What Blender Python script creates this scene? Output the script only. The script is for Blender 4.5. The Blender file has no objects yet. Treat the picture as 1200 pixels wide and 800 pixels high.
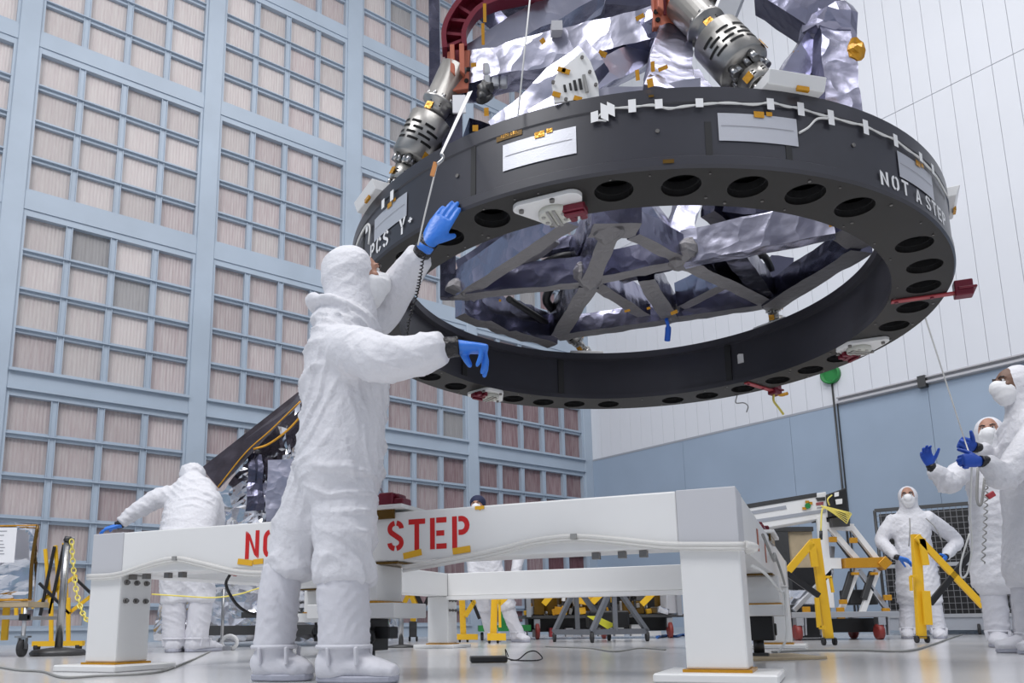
import bpy, bmesh, math, random
from mathutils import Vector, Matrix, noise
PI = math.pi
V = Vector
random.seed(7)
scene = bpy.context.scene
COL = scene.collection

# ---------------------------------------------------------------- camera
EYE = V((0.0, 0.0, 0.2017))
PITCH, ROLL = 0.18588, -0.010885
cam_d = bpy.data.cameras.new('camera'); cam = bpy.data.objects.new('camera', cam_d); COL.objects.link(cam)
fw = V((0, math.cos(PITCH), math.sin(PITCH)))
up0 = V((0, -math.sin(PITCH), math.cos(PITCH)))
rt = math.cos(ROLL) * V((1, 0, 0)) + math.sin(ROLL) * up0
up = -math.sin(ROLL) * V((1, 0, 0)) + math.cos(ROLL) * up0
cam.matrix_world = Matrix.Translation(EYE) @ Matrix((rt, up, -fw)).transposed().to_4x4()
FPX, PXC, PYC = 944.954, 535.893, 554.933
cam_d.sensor_width = 36.0
cam_d.lens = 36.0 * FPX / 1200
cam_d.shift_x = (600 - PXC) / 1200
cam_d.shift_y = (PYC - 400) / 1200
cam_d.clip_start = 0.05; cam_d.clip_end = 200
scene.camera = cam

# ---------------------------------------------------------------- world, lamps, exposure
world = bpy.data.worlds.new('world'); scene.world = world; world.use_nodes = True
bg = world.node_tree.nodes['Background']
bg.inputs[0].default_value = (0.94, 0.95, 1.0, 1); bg.inputs[1].default_value = 0.62
scene.view_settings.view_transform = 'Standard'
scene.view_settings.look = 'None'
scene.view_settings.exposure = -0.27
scene.view_settings.gamma = 1.0
def area_lamp(loc, target, sx, sy, power, col=(0.985, 0.98, 1.0)):
    d = bpy.data.lights.new('ceiling_lamp', 'AREA'); d.shape = 'RECTANGLE'; d.size = sx; d.size_y = sy
    d.energy = power; d.color = col
    o = bpy.data.objects.new('ceiling_lamp', d); COL.objects.link(o)
    o.location = loc; o.rotation_euler = (V(target) - V(loc)).to_track_quat('-Z', 'Y').to_euler()
area_lamp((-6.0, -2.0, 13), (0.0, 6, 1), 5, 5, 1350)
area_lamp((4.0, 1.0, 14), (3.0, 7, 0), 6, 6, 700)
area_lamp((1.0, 7.5, 14.5), (1.5, 7.5, 0), 7, 5, 600)

# ---------------------------------------------------------------- authoring helpers
def ray(x, y): return fw + rt * ((x - PXC) / FPX) - up * ((y - PYC) / FPX)
def at(x, y, Y):
    d = ray(x, y); return EYE + d * (Y / d.y)
def atz(x, y, z):
    d = ray(x, y); return EYE + d * ((z - EYE.z) / d.z)

MATS = {}
def mat(name, col, rough=0.5, metal=0.0, bump=None, var=None, coat=0.0, alpha=1.0, trans=0.0, sheen=0.0, spec=0.5, stretch=(1, 1, 1), crease=None):
    """bump=(scale, strength, detail); var=(scale, amount) mottles the base colour."""
    m = bpy.data.materials.new(name); m.use_nodes = True; MATS[name] = m
    nt = m.node_tree; b = nt.nodes['Principled BSDF']
    b.inputs['Base Color'].default_value = (*col, 1); b.inputs['Roughness'].default_value = rough
    b.inputs['Metallic'].default_value = metal; b.inputs['Coat Weight'].default_value = coat
    b.inputs['Alpha'].default_value = alpha; b.inputs['Transmission Weight'].default_value = trans
    b.inputs['Sheen Weight'].default_value = sheen; b.inputs['Specular IOR Level'].default_value = spec
    if bump or var or crease:
        tc = nt.nodes.new('ShaderNodeTexCoord'); mp = nt.nodes.new('ShaderNodeMapping')
        mp.inputs['Scale'].default_value = stretch
        nt.links.new(tc.outputs['Object'], mp.inputs['Vector'])
    if bump:
        n = nt.nodes.new('ShaderNodeTexNoise'); n.inputs['Scale'].default_value = bump[0]
        n.inputs['Detail'].default_value = bump[2] if len(bump) > 2 else 3
        nt.links.new(mp.outputs['Vector'], n.inputs['Vector'])
        bp = nt.nodes.new('ShaderNodeBump'); bp.inputs['Strength'].default_value = bump[1]; bp.inputs['Distance'].default_value = 0.02
        nt.links.new(n.outputs['Fac'], bp.inputs['Height']); nt.links.new(bp.outputs['Normal'], b.inputs['Normal'])
    if crease:
        nz = nt.nodes.new('ShaderNodeTexNoise'); nz.inputs['Scale'].default_value = crease[0] * .8
        nt.links.new(mp.outputs['Vector'], nz.inputs['Vector'])
        ml = nt.nodes.new('ShaderNodeVectorMath'); ml.operation = 'MULTIPLY_ADD'; ml.inputs[1].default_value = (1.6 / crease[0],) * 3
        nt.links.new(nz.outputs['Color'], ml.inputs[0]); nt.links.new(mp.outputs['Vector'], ml.inputs[2])
        vo = nt.nodes.new('ShaderNodeTexVoronoi'); vo.inputs['Scale'].default_value = crease[0]
        nt.links.new(ml.outputs[0], vo.inputs['Vector'])
        b2 = nt.nodes.new('ShaderNodeBump'); b2.inputs['Strength'].default_value = crease[1]; b2.inputs['Distance'].default_value = 0.25 / crease[0]
        nt.links.new(vo.outputs['Distance'], b2.inputs['Height'])
        if bump: nt.links.new(bp.outputs['Normal'], b2.inputs['Normal'])
        nt.links.new(b2.outputs['Normal'], b.inputs['Normal'])
    if var:
        n2 = nt.nodes.new('ShaderNodeTexNoise'); n2.inputs['Scale'].default_value = var[0]; n2.inputs['Detail'].default_value = 4
        nt.links.new(mp.outputs['Vector'], n2.inputs['Vector'])
        rp = nt.nodes.new('ShaderNodeValToRGB')
        a = var[1]
        rp.color_ramp.elements[0].position = 0.3; rp.color_ramp.elements[1].position = 0.7
        rp.color_ramp.elements[0].color = (*[c * (1 - a) for c in col], 1)
        rp.color_ramp.elements[1].color = (*[min(1, c * (1 + a)) for c in col], 1)
        nt.links.new(n2.outputs['Fac'], rp.inputs['Fac']); nt.links.new(rp.outputs['Color'], b.inputs['Base Color'])
    return m

class MB:
    def __init__(s): s.bm = bmesh.new()
    def _face(s, vs):
        try: return s.bm.faces.new(vs)
        except ValueError: return None
    def poly(s, pts, mi=0):
        f = s._face([s.bm.verts.new(p) for p in pts])
        if f: f.material_index = mi
        return s
    def hexa(s, p, mi=0):
        """eight corners: bottom 0-3 (counter-clockwise), top 4-7"""
        v = [s.bm.verts.new(q) for q in p]
        for ix in ((3, 2, 1, 0), (4, 5, 6, 7), (0, 1, 5, 4), (1, 2, 6, 5), (2, 3, 7, 6), (3, 0, 4, 7)):
            f = s._face([v[i] for i in ix])
            if f: f.material_index = mi
        return s
    def box(s, x0, x1, y0, y1, z0, z1, M=None, mi=0):
        p = [V(q) for q in ((x0, y0, z0), (x1, y0, z0), (x1, y1, z0), (x0, y1, z0), (x0, y0, z1), (x1, y0, z1), (x1, y1, z1), (x0, y1, z1))]
        if M is not None: p = [M @ q for q in p]
        return s.hexa(p, mi)
    def beam(s, a, b, w, h, upv=(0, 0, 1), mi=0):
        """rectangular bar from a to b, w wide across, h along upv"""
        a, b = V(a), V(b); d = (b - a).normalized(); u = V(upv)
        r = d.cross(u)
        if r.length < 1e-4: r = d.cross(V((1, 0, 0)))
        r.normalize(); u = r.cross(d)
        q = []
        for (sr, sd) in ((-1, 0), (1, 0), (1, 1), (-1, 1)):
            q.append((a if sd == 0 else b) + r * (sr * w / 2) - u * (h / 2))
        return s.hexa(q + [p + u * h for p in q], mi)
    def tube(s, path, r, n=8, caps=True, mi=0, closed=False):
        path = [V(p) for p in path]; N = len(path)
        rs = r if isinstance(r, (list, tuple)) else [r] * N
        rings = []; pr = None
        for i, p in enumerate(path):
            if closed: d = (path[(i + 1) % N] - path[i - 1])
            else: d = path[min(i + 1, N - 1)] - path[max(i - 1, 0)]
            d = d.normalized() if d.length > 1e-9 else V((0, 0, 1))
            if pr is None:
                pr = d.orthogonal().normalized()
            else:
                pr = (pr - d * pr.dot(d)); pr = pr.normalized() if pr.length > 1e-6 else d.orthogonal().normalized()
            q = d.cross(pr)
            rings.append([s.bm.verts.new(p + (pr * math.cos(t) + q * math.sin(t)) * rs[i]) for t in [2 * PI * k / n for k in range(n)]])
        R = range(N) if closed else range(N - 1)
        for i in R:
            A, B = rings[i], rings[(i + 1) % N]
            for k in range(n):
                f = s._face([A[k], A[(k + 1) % n], B[(k + 1) % n], B[k]])
                if f: f.material_index = mi; f.smooth = True
        if caps and not closed:
            for rg in (rings[0][::-1], rings[-1]):
                f = s._face(rg)
                if f: f.material_index = mi
        return s
    def cyl(s, a, b, r0, r1=None, n=20, mi=0):
        return s.tube([a, b], [r0, r0 if r1 is None else r1], n, True, mi)
    def lathe(s, a, axis, prof, n=24, mi=0, cap=True):
        """prof: (t along axis, radius)"""
        a = V(a); d = V(axis).normalized(); x = d.orthogonal().normalized(); y = d.cross(x)
        rings = [[s.bm.verts.new(a + d * t + (x * math.cos(q) + y * math.sin(q)) * r) for q in [2 * PI * k / n for k in range(n)]] for t, r in prof]
        for A, B in zip(rings, rings[1:]):
            for k in range(n):
                f = s._face([A[k], A[(k + 1) % n], B[(k + 1) % n], B[k]])
                if f: f.material_index = mi; f.smooth = True
        if cap:
            for rg in (rings[0][::-1], rings[-1]):
                f = s._face(rg)
                if f: f.material_index = mi
        return s
    def prism(s, pts, thick, nrm, mi=0):
        """flat outline pts (3-D, one plane) thickened along nrm"""
        nrm = V(nrm).normalized() * thick
        A = [s.bm.verts.new(V(p)) for p in pts]; B = [s.bm.verts.new(V(p) + nrm) for p in pts]
        n = len(A)
        for f in [s._face(A[::-1]), s._face(B)] + [s._face([A[i], A[(i + 1) % n], B[(i + 1) % n], B[i]]) for i in range(n)]:
            if f: f.material_index = mi
        return s
    def ball(s, c, r, sc=(1, 1, 1), seg=16, M=None, mi=0):
        ret = bmesh.ops.create_uvsphere(s.bm, u_segments=seg, v_segments=max(6, seg // 2), radius=1.0)
        for v in ret['verts']:
            q = V((v.co.x * r * sc[0], v.co.y * r * sc[1], v.co.z * r * sc[2]))
            v.co = V(c) + ((M @ q) if M is not None else q)
        for v in ret['verts']:
            for f in v.link_faces: f.smooth = True; f.material_index = mi
        return s
    def mesh(s, name, mats, M=None, bevel=0.0, seg=1, smooth=None):
        if M is not None: s.bm.transform(M)
        bmesh.ops.recalc_face_normals(s.bm, faces=s.bm.faces)
        if bevel:
            es = [e for e in s.bm.edges if len(e.link_faces) == 2 and e.calc_face_angle(0) > 0.6]
            bmesh.ops.bevel(s.bm, geom=es, offset=bevel, segments=seg, profile=0.5, affect='EDGES', clamp_overlap=True)
        if smooth is not None:
            for f in s.bm.faces: f.smooth = smooth
        me = bpy.data.meshes.new(name); s.bm.to_mesh(me); s.bm.free()
        for m in (mats if isinstance(mats, (list, tuple)) else [mats]): me.materials.append(MATS[m] if isinstance(m, str) else m)
        return me
    def obj(s, name, mats, parent=None, world=False, label=None, **k):
        M = None
        if world and parent is not None: M = ROOTM[root_of(parent).name].inverted()
        return link(name, s.mesh(name, mats, M, **k), parent, label)
ROOTM = {}
def root_of(o):
    while o.parent is not None: o = o.parent
    return o
def link(name, me, parent=None, label=None):
    o = bpy.data.objects.new(name, me); COL.objects.link(o)
    if parent is not None: o.parent = parent
    if label: o['label'] = label
    return o
def thing(name, label, cat, loc=(0, 0, 0), rz=0.0, group=None):
    o = bpy.data.objects.new(name, None); COL.objects.link(o); o.empty_display_size = 0.1
    o.location = loc; o.rotation_euler = (0, 0, rz)
    ROOTM[o.name] = Matrix.Translation(V(loc)) @ Matrix.Rotation(rz, 4, 'Z')
    o['label'] = label; o['category'] = cat
    if group: o['group'] = group
    return o
def tag(o, label, cat, group=None):
    o['label'] = label; o['category'] = cat
    if group: o['group'] = group
    return o
def copy_tree(o, parent=None):
    c = o.copy(); COL.objects.link(c); c.parent = parent
    if o.name in ROOTM: ROOTM[c.name] = ROOTM[o.name].copy()
    for ch in list(o.children): copy_tree(ch, c)
    return c
def place(o, loc, rz):
    o.location = loc; o.rotation_euler = (0, 0, rz)
    ROOTM[o.name] = Matrix.Translation(V(loc)) @ Matrix.Rotation(rz, 4, 'Z')
def struct(name, parent, mb, mats, world=False, **k):
    o = mb.obj(name, mats, parent, world, **k)
    if parent is None: o['kind'] = 'structure'
    return o
def sroot(name, loc=(0, 0, 0), rz=0.0):
    o = bpy.data.objects.new(name, None); COL.objects.link(o); o.location = loc; o.rotation_euler = (0, 0, rz); o['kind'] = 'structure'
    ROOTM[o.name] = Matrix.Translation(V(loc)) @ Matrix.Rotation(rz, 4, 'Z')
    return o
def spline(pts, n=8):
    """Catmull-Rom through pts"""
    pts = [V(p) for p in pts]; out = []
    P = [pts[0] * 2 - pts[1]] + pts + [pts[-1] * 2 - pts[-2]]
    for i in range(1, len(P) - 2):
        a, b, c, d = P[i - 1], P[i], P[i + 1], P[i + 2]
        for k in range(n):
            t = k / n
            out.append(0.5 * ((2 * b) + (c - a) * t + (2 * a - 5 * b + 4 * c - d) * t * t + (3 * b - a - 3 * c + d) * t ** 3))
    out.append(pts[-1]); return out

# ---------------------------------------------------------------- materials
mat('steel_blue', (0.375, 0.445, 0.525), 0.45, bump=(30, 0.05), var=(1.2, 0.06))
mat('steel_blue_dark', (0.30, 0.40, 0.48), 0.5)
mat('wall_white', (0.70, 0.72, 0.76), 0.42, var=(0.5, 0.03))
mat('wall_blue', (0.32, 0.40, 0.505), 0.5, var=(0.8, 0.06))
mat('joint_grey', (0.34, 0.36, 0.40), 0.7)
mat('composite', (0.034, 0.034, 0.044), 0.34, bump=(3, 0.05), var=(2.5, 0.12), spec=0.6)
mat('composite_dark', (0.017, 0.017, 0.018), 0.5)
mat('composite_shaded', (0.026, 0.0245, 0.023), 0.5, bump=(3, 0.04), var=(2.5, 0.10), spec=0.3)  # same composite as the ring wall, underside shade put into the colour
mat('hole_black', (0.006, 0.006, 0.006), 0.9)
mat('white_paint', (0.80, 0.80, 0.79), 0.38, var=(3, 0.015))
mat('grey_paint', (0.50, 0.50, 0.52), 0.45)
mat('aluminium', (0.55, 0.56, 0.58), 0.38, 0.9, bump=(60, 0.03))
mat('machined', (0.40, 0.39, 0.37), 0.36, 0.95, bump=(40, 0.04), var=(6, 0.2))
mat('dark_metal', (0.09, 0.09, 0.09), 0.45, 0.7)
mat('steel', (0.45, 0.45, 0.45), 0.28, 1.0)
mat('bolt_steel', (0.22, 0.21, 0.20), 0.4, 0.9)
mat('black_plastic', (0.012, 0.012, 0.013), 0.45)
mat('rubber', (0.03, 0.03, 0.032), 0.7)
mat('kapton', (0.62, 0.30, 0.02), 0.25, 0.35, bump=(60, 0.2))
mat('kapton_dark', (0.14, 0.075, 0.008), 0.25, 0.3)
mat('tape_yellow', (0.80, 0.44, 0.02), 0.5)
mat('safety_yellow', (0.85, 0.50, 0.02), 0.4)
mat('chain_yellow', (0.85, 0.72, 0.16), 0.4)
mat('stencil_red', (0.60, 0.012, 0.012), 0.5)
mat('stencil_white', (0.80, 0.80, 0.80), 0.6)
mat('clamp_red', (0.16, 0.010, 0.026), 0.35, 0.2)
mat('clamp_salmon', (0.50, 0.15, 0.09), 0.42, 0.2, var=(12, 0.12))
mat('bar_red', (0.40, 0.05, 0.06), 0.4, 0.2)
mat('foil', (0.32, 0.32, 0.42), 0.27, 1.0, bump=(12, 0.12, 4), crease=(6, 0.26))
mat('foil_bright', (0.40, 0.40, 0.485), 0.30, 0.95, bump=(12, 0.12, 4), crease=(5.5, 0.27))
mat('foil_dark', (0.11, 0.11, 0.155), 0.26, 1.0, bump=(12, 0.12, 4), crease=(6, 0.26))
mat('foil_tape', (0.27, 0.26, 0.265), 0.5, 0.6, bump=(22, 0.5, 4))
mat('foil_mirror', (0.74, 0.75, 0.79), 0.12, 1.0, bump=(10, 0.12, 4), crease=(2.6, 0.55))
mat('foil_plum', (0.10, 0.085, 0.10), 0.22, 0.8, bump=(5, 0.25), var=(4, .5))
mat('mesh_tape', (0.58, 0.59, 0.63), 0.42, 0.55, bump=(160, 0.06))
mat('strip_white', (0.82, 0.82, 0.82), 0.6)
mat('cord_white', (0.72, 0.72, 0.70), 0.7)
mat('cord_grey', (0.30, 0.30, 0.29), 0.6)
mat('strap_film', (0.80, 0.79, 0.76), 0.35, alpha=0.7)
mat('wood_tan', (0.50, 0.40, 0.26), 0.7, var=(4, 0.15))
mat('green_paint', (0.02, 0.22, 0.05), 0.5)
mat('blue_panel', (0.02, 0.10, 0.33), 0.5)
mat('paper', (0.85, 0.85, 0.87), 0.7)
mat('ink', (0.30, 0.30, 0.33), 0.8)
mat('caster_red', (0.22, 0.03, 0.025), 0.45)
mat('pale_green', (0.62, 0.62, 0.56), 0.5)

# ---------------------------------------------------------------- room: local axes u (along left wall), v (towards it)
RZ = math.atan2(0.6005, 0.7996)
VW, UW = 13.0, 13.757          # left wall plane v=VW, right wall plane u=UW
floor_m = mat('floor_gloss', (0.66, 0.66, 0.665), 0.15, var=(0.7, 0.05), bump=(1.6, 0.02), spec=0.45)
fr = sroot('floor', (0, 0, 0), RZ)
# large poured slabs with hairline joints
def slab_mesh(x0, x1, y0, y1):
    g = 0.003
    return MB().box(x0 + g, x1 - g, y0 + g, y1 - g, -0.05, 0.0)
MB().box(-9, UW + 0.3, -9, VW + 0.3, -0.12, -0.05).obj('floor_base', 'joint_grey', fr)
US = [-9, -4.5, 0, 4.5, 9, UW + 0.3]; VS = [-9, -4.5, 0, 4.5, 9, VW + 0.3]
for i in range(5):
    for j in range(5):
        slab_mesh(US[i], US[i + 1], VS[j], VS[j + 1]).obj('floor_slab', floor_m, fr)

# left wall: steel grid with filter banks
wl = sroot('wall_left', (0, 0, 0), RZ)
PIL = [(-3.0, -2.70), (-1.40, -1.10), (1.25, 1.55), (4.20, 4.505), (7.07, 7.41), (10.05, 10.315), (13.49, UW)]
ROWB = [(0.0, 0.22), (3.69, 3.98), (6.53, 6.83), (9.32, 9.57), (12.08, 12.33), (14.9, 15.2)]
ZT = 16.0
MB().box(-9, UW, VW + 0.16, VW + 0.30, 0, ZT).obj('back_sheet', 'steel_blue_dark', wl)
for a, b in PIL:
    MB().box(a, b, VW - 0.02, VW + 0.16, 0, ZT).obj('pilaster', 'steel_blue', wl, bevel=0.008)
for (z0, z1) in ROWB:
    for (p, q) in zip(PIL, PIL[1:]):
        m = MB().box(p[1], q[0], VW, VW + 0.16, z0, z1)
        if z0 < 5: m.box(p[1], q[0], VW - 0.07, VW, z1 - 0.03, z1 + 0.01); m.box(p[1], q[0], VW - 0.04, VW, z0 - 0.01, z0 + 0.02)
        m.obj('girt', 'steel_blue', wl)
MB().box(-9, UW, VW - 0.03, VW + 0.0, 0.0, 0.20).obj('kick_plate', 'steel_blue', wl)
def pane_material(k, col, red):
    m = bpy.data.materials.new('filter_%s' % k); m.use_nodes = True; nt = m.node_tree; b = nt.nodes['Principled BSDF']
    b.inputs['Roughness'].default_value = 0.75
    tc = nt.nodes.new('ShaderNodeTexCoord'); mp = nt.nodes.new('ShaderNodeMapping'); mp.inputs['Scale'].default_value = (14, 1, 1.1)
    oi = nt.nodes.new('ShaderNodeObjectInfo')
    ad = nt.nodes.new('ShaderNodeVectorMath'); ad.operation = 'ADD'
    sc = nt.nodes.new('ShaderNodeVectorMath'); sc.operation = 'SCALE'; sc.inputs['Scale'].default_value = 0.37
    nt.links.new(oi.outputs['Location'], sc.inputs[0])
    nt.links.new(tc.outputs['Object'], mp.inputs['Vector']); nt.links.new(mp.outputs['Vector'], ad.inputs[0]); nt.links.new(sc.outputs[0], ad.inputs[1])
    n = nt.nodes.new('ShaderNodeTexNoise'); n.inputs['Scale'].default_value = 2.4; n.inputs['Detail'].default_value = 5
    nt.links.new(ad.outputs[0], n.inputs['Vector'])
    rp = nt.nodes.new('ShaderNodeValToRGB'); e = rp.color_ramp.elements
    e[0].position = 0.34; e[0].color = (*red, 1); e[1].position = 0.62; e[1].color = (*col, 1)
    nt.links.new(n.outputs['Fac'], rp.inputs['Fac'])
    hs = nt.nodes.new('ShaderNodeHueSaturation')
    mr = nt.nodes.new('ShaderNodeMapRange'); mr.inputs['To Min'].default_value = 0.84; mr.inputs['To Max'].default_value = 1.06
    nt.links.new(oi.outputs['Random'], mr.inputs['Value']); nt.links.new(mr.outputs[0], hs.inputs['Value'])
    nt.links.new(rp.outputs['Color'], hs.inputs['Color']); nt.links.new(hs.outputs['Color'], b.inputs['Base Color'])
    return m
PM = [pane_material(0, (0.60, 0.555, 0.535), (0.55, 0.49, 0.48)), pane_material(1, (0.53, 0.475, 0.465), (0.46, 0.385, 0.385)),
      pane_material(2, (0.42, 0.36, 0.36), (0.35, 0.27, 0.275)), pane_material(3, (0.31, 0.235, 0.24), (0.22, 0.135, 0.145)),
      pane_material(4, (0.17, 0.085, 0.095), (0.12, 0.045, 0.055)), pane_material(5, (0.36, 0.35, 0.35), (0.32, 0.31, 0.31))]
PLEAT = 11
def pane_mesh(w, h, m):
    """shallow pleated filter face, vertical pleats"""
    b = MB(); n = PLEAT * 2
    vs = [[b.bm.verts.new((-w / 2 + w * i / n, 0.006 * (i % 2), z)) for z in (-h / 2, h / 2)] for i in range(n + 1)]
    for A, B in zip(vs, vs[1:]): b._face([A[0], B[0], B[1], A[1]])
    return b.mesh('filter_panel', m)
PMESH = {}
win_no = 0
rr = random.Random(3)
for bi, (p, q) in enumerate(zip(PIL, PIL[1:])):
    u0, u1 = p[1], q[0]
    ncol = {0: 2, 5: 5}.get(bi, 4)
    if bi == 0: continue
    for ri, (ra, rb) in enumerate(zip(ROWB, ROWB[1:])):
        z0, z1 = ra[1], rb[0]
        
        win_no += 1
        wr = sroot('window_%d' % win_no, (0, 0, 0), RZ)
        nrow = 6 if ri == 0 else 4
        zz1 = z1 - 0.06; zz0 = z0 + 0.02
        MB().box(u0, u1, VW + 0.02, VW + 0.14, z1 - 0.10, z1).box(u0, u1, VW + 0.02, VW + 0.14, z0, z0 + 0.04) \
            .box(u0, u0 + 0.045, VW + 0.015, VW + 0.14, z0, z1).box(u1 - 0.045, u1, VW + 0.015, VW + 0.14, z0, z1).obj('window_frame', 'steel_blue', wr)
        pu = (u1 - u0 - 0.0) / ncol
        ztop = z1 - 0.10; pitch = 0.62
        edges = [ztop - k * pitch for k in range(nrow + 1)]
        for c in range(1, ncol):
            uc = u0 + c * pu
            MB().box(uc - 0.045, uc + 0.045, VW + 0.05, VW + 0.14, z0 + .03, z1 - .05).box(uc - 0.05, uc - 0.038, VW + 0.03, VW + 0.06, z0 + .03, z1 - .05).box(uc + 0.038, uc + 0.05, VW + 0.03, VW + 0.06, z0 + .03, z1 - .05).obj('mullion', 'steel_blue', wr)
        for k in range(1, nrow):
            ze = edges[k]
            MB().box(u0 + .04, u1 - .04, VW + 0.055, VW + 0.14, ze, ze + 0.105).box(u0 + .04, u1 - .04, VW + 0.005, VW + 0.06, ze + 0.05, ze + 0.064).obj('transom', 'steel_blue', wr)
        for c in range(ncol):
            for k in range(nrow):
                zt = edges[k]; zb = edges[k + 1] + 0.105 if k < nrow - 1 else z0 + 0.03
                if zt - zb < 0.08: continue
                ua = u0 + c * pu + 0.042; ub = u0 + (c + 1) * pu - 0.042
                w, h = ub - ua, zt - zb
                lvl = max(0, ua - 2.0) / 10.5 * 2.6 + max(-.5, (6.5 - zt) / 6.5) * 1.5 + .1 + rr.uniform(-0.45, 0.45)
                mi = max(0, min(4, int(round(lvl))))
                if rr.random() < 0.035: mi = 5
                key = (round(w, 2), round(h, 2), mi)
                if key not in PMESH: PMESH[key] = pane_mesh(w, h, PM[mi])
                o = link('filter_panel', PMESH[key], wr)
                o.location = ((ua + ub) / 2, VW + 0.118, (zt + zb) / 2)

# right wall: white planks above, blue sheets below
wrr = sroot('wall_right', (0, 0, 0), RZ)
ZB = 3.985
MB().box(UW + 0.03, UW + 0.30, -9, VW + 0.3, 0, ZT).obj('back_sheet', 'joint_grey', wrr)
pl = {}
def plank(z0, z1, w):
    k = (z0, z1, w)
    if k not in pl: pl[k] = MB().box(0, 0.03, -w / 2 + 0.0025, w / 2 - 0.0025, z0, z1).mesh('wall_panel', 'wall_white', bevel=0.002)
    return pl[k]
v = VW - 0.15
while v > -1.0:
    for (z0, z1) in ((ZB + 0.02, 8.895), (8.905, ZT)):
        if v < 3.2 and z0 > 5: pass
        o = link('wall_panel', plank(z0, z1, 0.30), wrr); o.location = (UW + rr.uniform(-0.001, 0.001), v, 0)
    v -= 0.30
v = VW
for w in (2.6, 2.44, 2.44, 2.44, 2.44, 2.44, 2.44):
    o = MB().box(UW - 0.005, UW + 0.03, v - w + 0.003, v - 0.003, 0, ZB - 0.02).obj('blue_sheet', 'wall_blue', wrr); v -= w
MB().box(UW - 0.012, UW + 0.03, -5, VW, ZB - 0.02, ZB + 0.02).obj('ledge_strip', 'joint_grey', wrr)
t1 = MB().box(UW - 0.10, UW, -5, 7.0, 3.985, 4.025).box(UW - 0.10, UW, -5, 7.0, 4.075, 4.10).box(UW - 0.03, UW, -5, 7.0, 4.0, 4.12)
struct('trim_1', None, t1, 'grey_paint', bevel=0.004).rotation_euler = (0, 0, RZ)
bpy.data.objects['trim_1'].name = 'trim_1'
MB().box(UW - 0.02, UW, -5, VW, 0.0, 0.12).obj('kick_plate', 'steel_blue', wrr)
# conduit with junction ring
cd = thing('wall_conduit', 'thin dark conduit running down the blue right wall from a round green-rimmed box', 'conduit', (0, 0, 0), RZ)
MB().tube([(UW - 0.03, 7.08, 0.3), (UW - 0.03, 7.08, 4.45)], 0.016, 6).tube([(UW - 0.03, 7.02, 0.3), (UW - 0.03, 7.02, 4.0), (UW - 0.05, 6.94, 4.03)], 0.012, 6).obj('pipe', 'dark_metal', cd)
MB().lathe((UW, 7.08, 4.55), (-1, 0, 0), [(0, 0.17), (0.10, 0.17), (0.10, 0.14), (0.04, 0.13)], 24).obj('junction_ring', 'green_paint', cd)
MB().box(UW - 0.12, UW, 5.5, 5.62, 3.93, 4.12).obj('clamp_block', 'dark_metal', cd)

# the two walls behind the camera
for nm, M_ in (('wall_back', ((-9, UW, -9.3, -9.0),)), ('wall_front', ((-9.3, -9.0, -9.3, VW),))):
    ww = sroot(nm, (0, 0, 0), RZ); (a0, a1, b0, b1), = M_
    MB().box(a0, a1, b0, b1, 0, 4).obj('blue_sheet', 'wall_blue', ww)
    MB().box(a0, a1, b0, b1, 4.0, ZT).obj('white_sheet', 'wall_white', ww)
    for k in range(3):
        if nm == 'wall_back': MB().box(-7 + 7 * k, -4 + 7 * k, -9.0, -8.94, 0.0, 3.4).obj('door_leaf', 'grey_paint', ww)
        else: MB().box(-9.0, -8.94, -7 + 7 * k, -4 + 7 * k, 0.0, 3.4).obj('door_leaf', 'steel_blue_dark', ww)

# ---------------------------------------------------------------- suspended assembly: composite ring, foil-wrapped truss, struts
RC = V((0.97197, 4.26089, 1.81092)); RN = V((0.020945, 0.025704, 0.99945)).normalized()
RA = V((0, 1, 0)).cross(RN).normalized(); RB = RN.cross(RA)
RO, RI, RH = 1.55, 1.285, 0.336
asm = thing('suspended_ring_assembly', 'large dark grey ring with round holes hanging under a silver foil-wrapped truss', 'spacecraft part', (RC.x, RC.y, RC.z))
def rp(deg, r, h):
    t = math.radians(deg); return RC + RA * (r * math.cos(t)) + RB * (r * math.sin(t)) + RN * h
HOLES = [-134.9, -124.9, -104.3, -94.1, -83.8, -73.9, -63.7, -43.4, -33.1, -23.3, -13.1, -3.0, 17.4, 26.8, 36.6, 46.6, 56.7, 66.3, 84.6, 94.6, 103.9, 113.4, 133.2, 143.6, 153.7, 163.8, 174, -176, -166, -155.5, -145]
HR = 0.0755
# ring body: lathe profile without the bottom sheet
prof = [(RI, 0.0), (RI, 0.03), (RI + 0.02, 0.035), (RI + 0.02, 0.285), (RI - 0.015, 0.29), (RI - 0.015, RH), (RO, RH), (RO, 0.275), (RO - 0.006, 0.27), (RO - 0.006, 0.052), (RO, 0.047), (RO, 0.012), (RO - 0.008, 0.0)]
b = MB(); n = 180
rings = [[b.bm.verts.new(rp(360 * k / n, r, h)) for k in range(n)] for r, h in prof]
for A, B in zip(rings, rings[1:]):
    for k in range(n):
        f = b._face([A[k], A[(k + 1) % n], B[(k + 1) % n], B[k]])
        if f: f.smooth = True
ring_body = b.obj('ring_wall', 'composite', asm, world=True)
try: ring_body.data.set_sharp_from_angle(angle=0.5)
except Exception: pass
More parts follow.
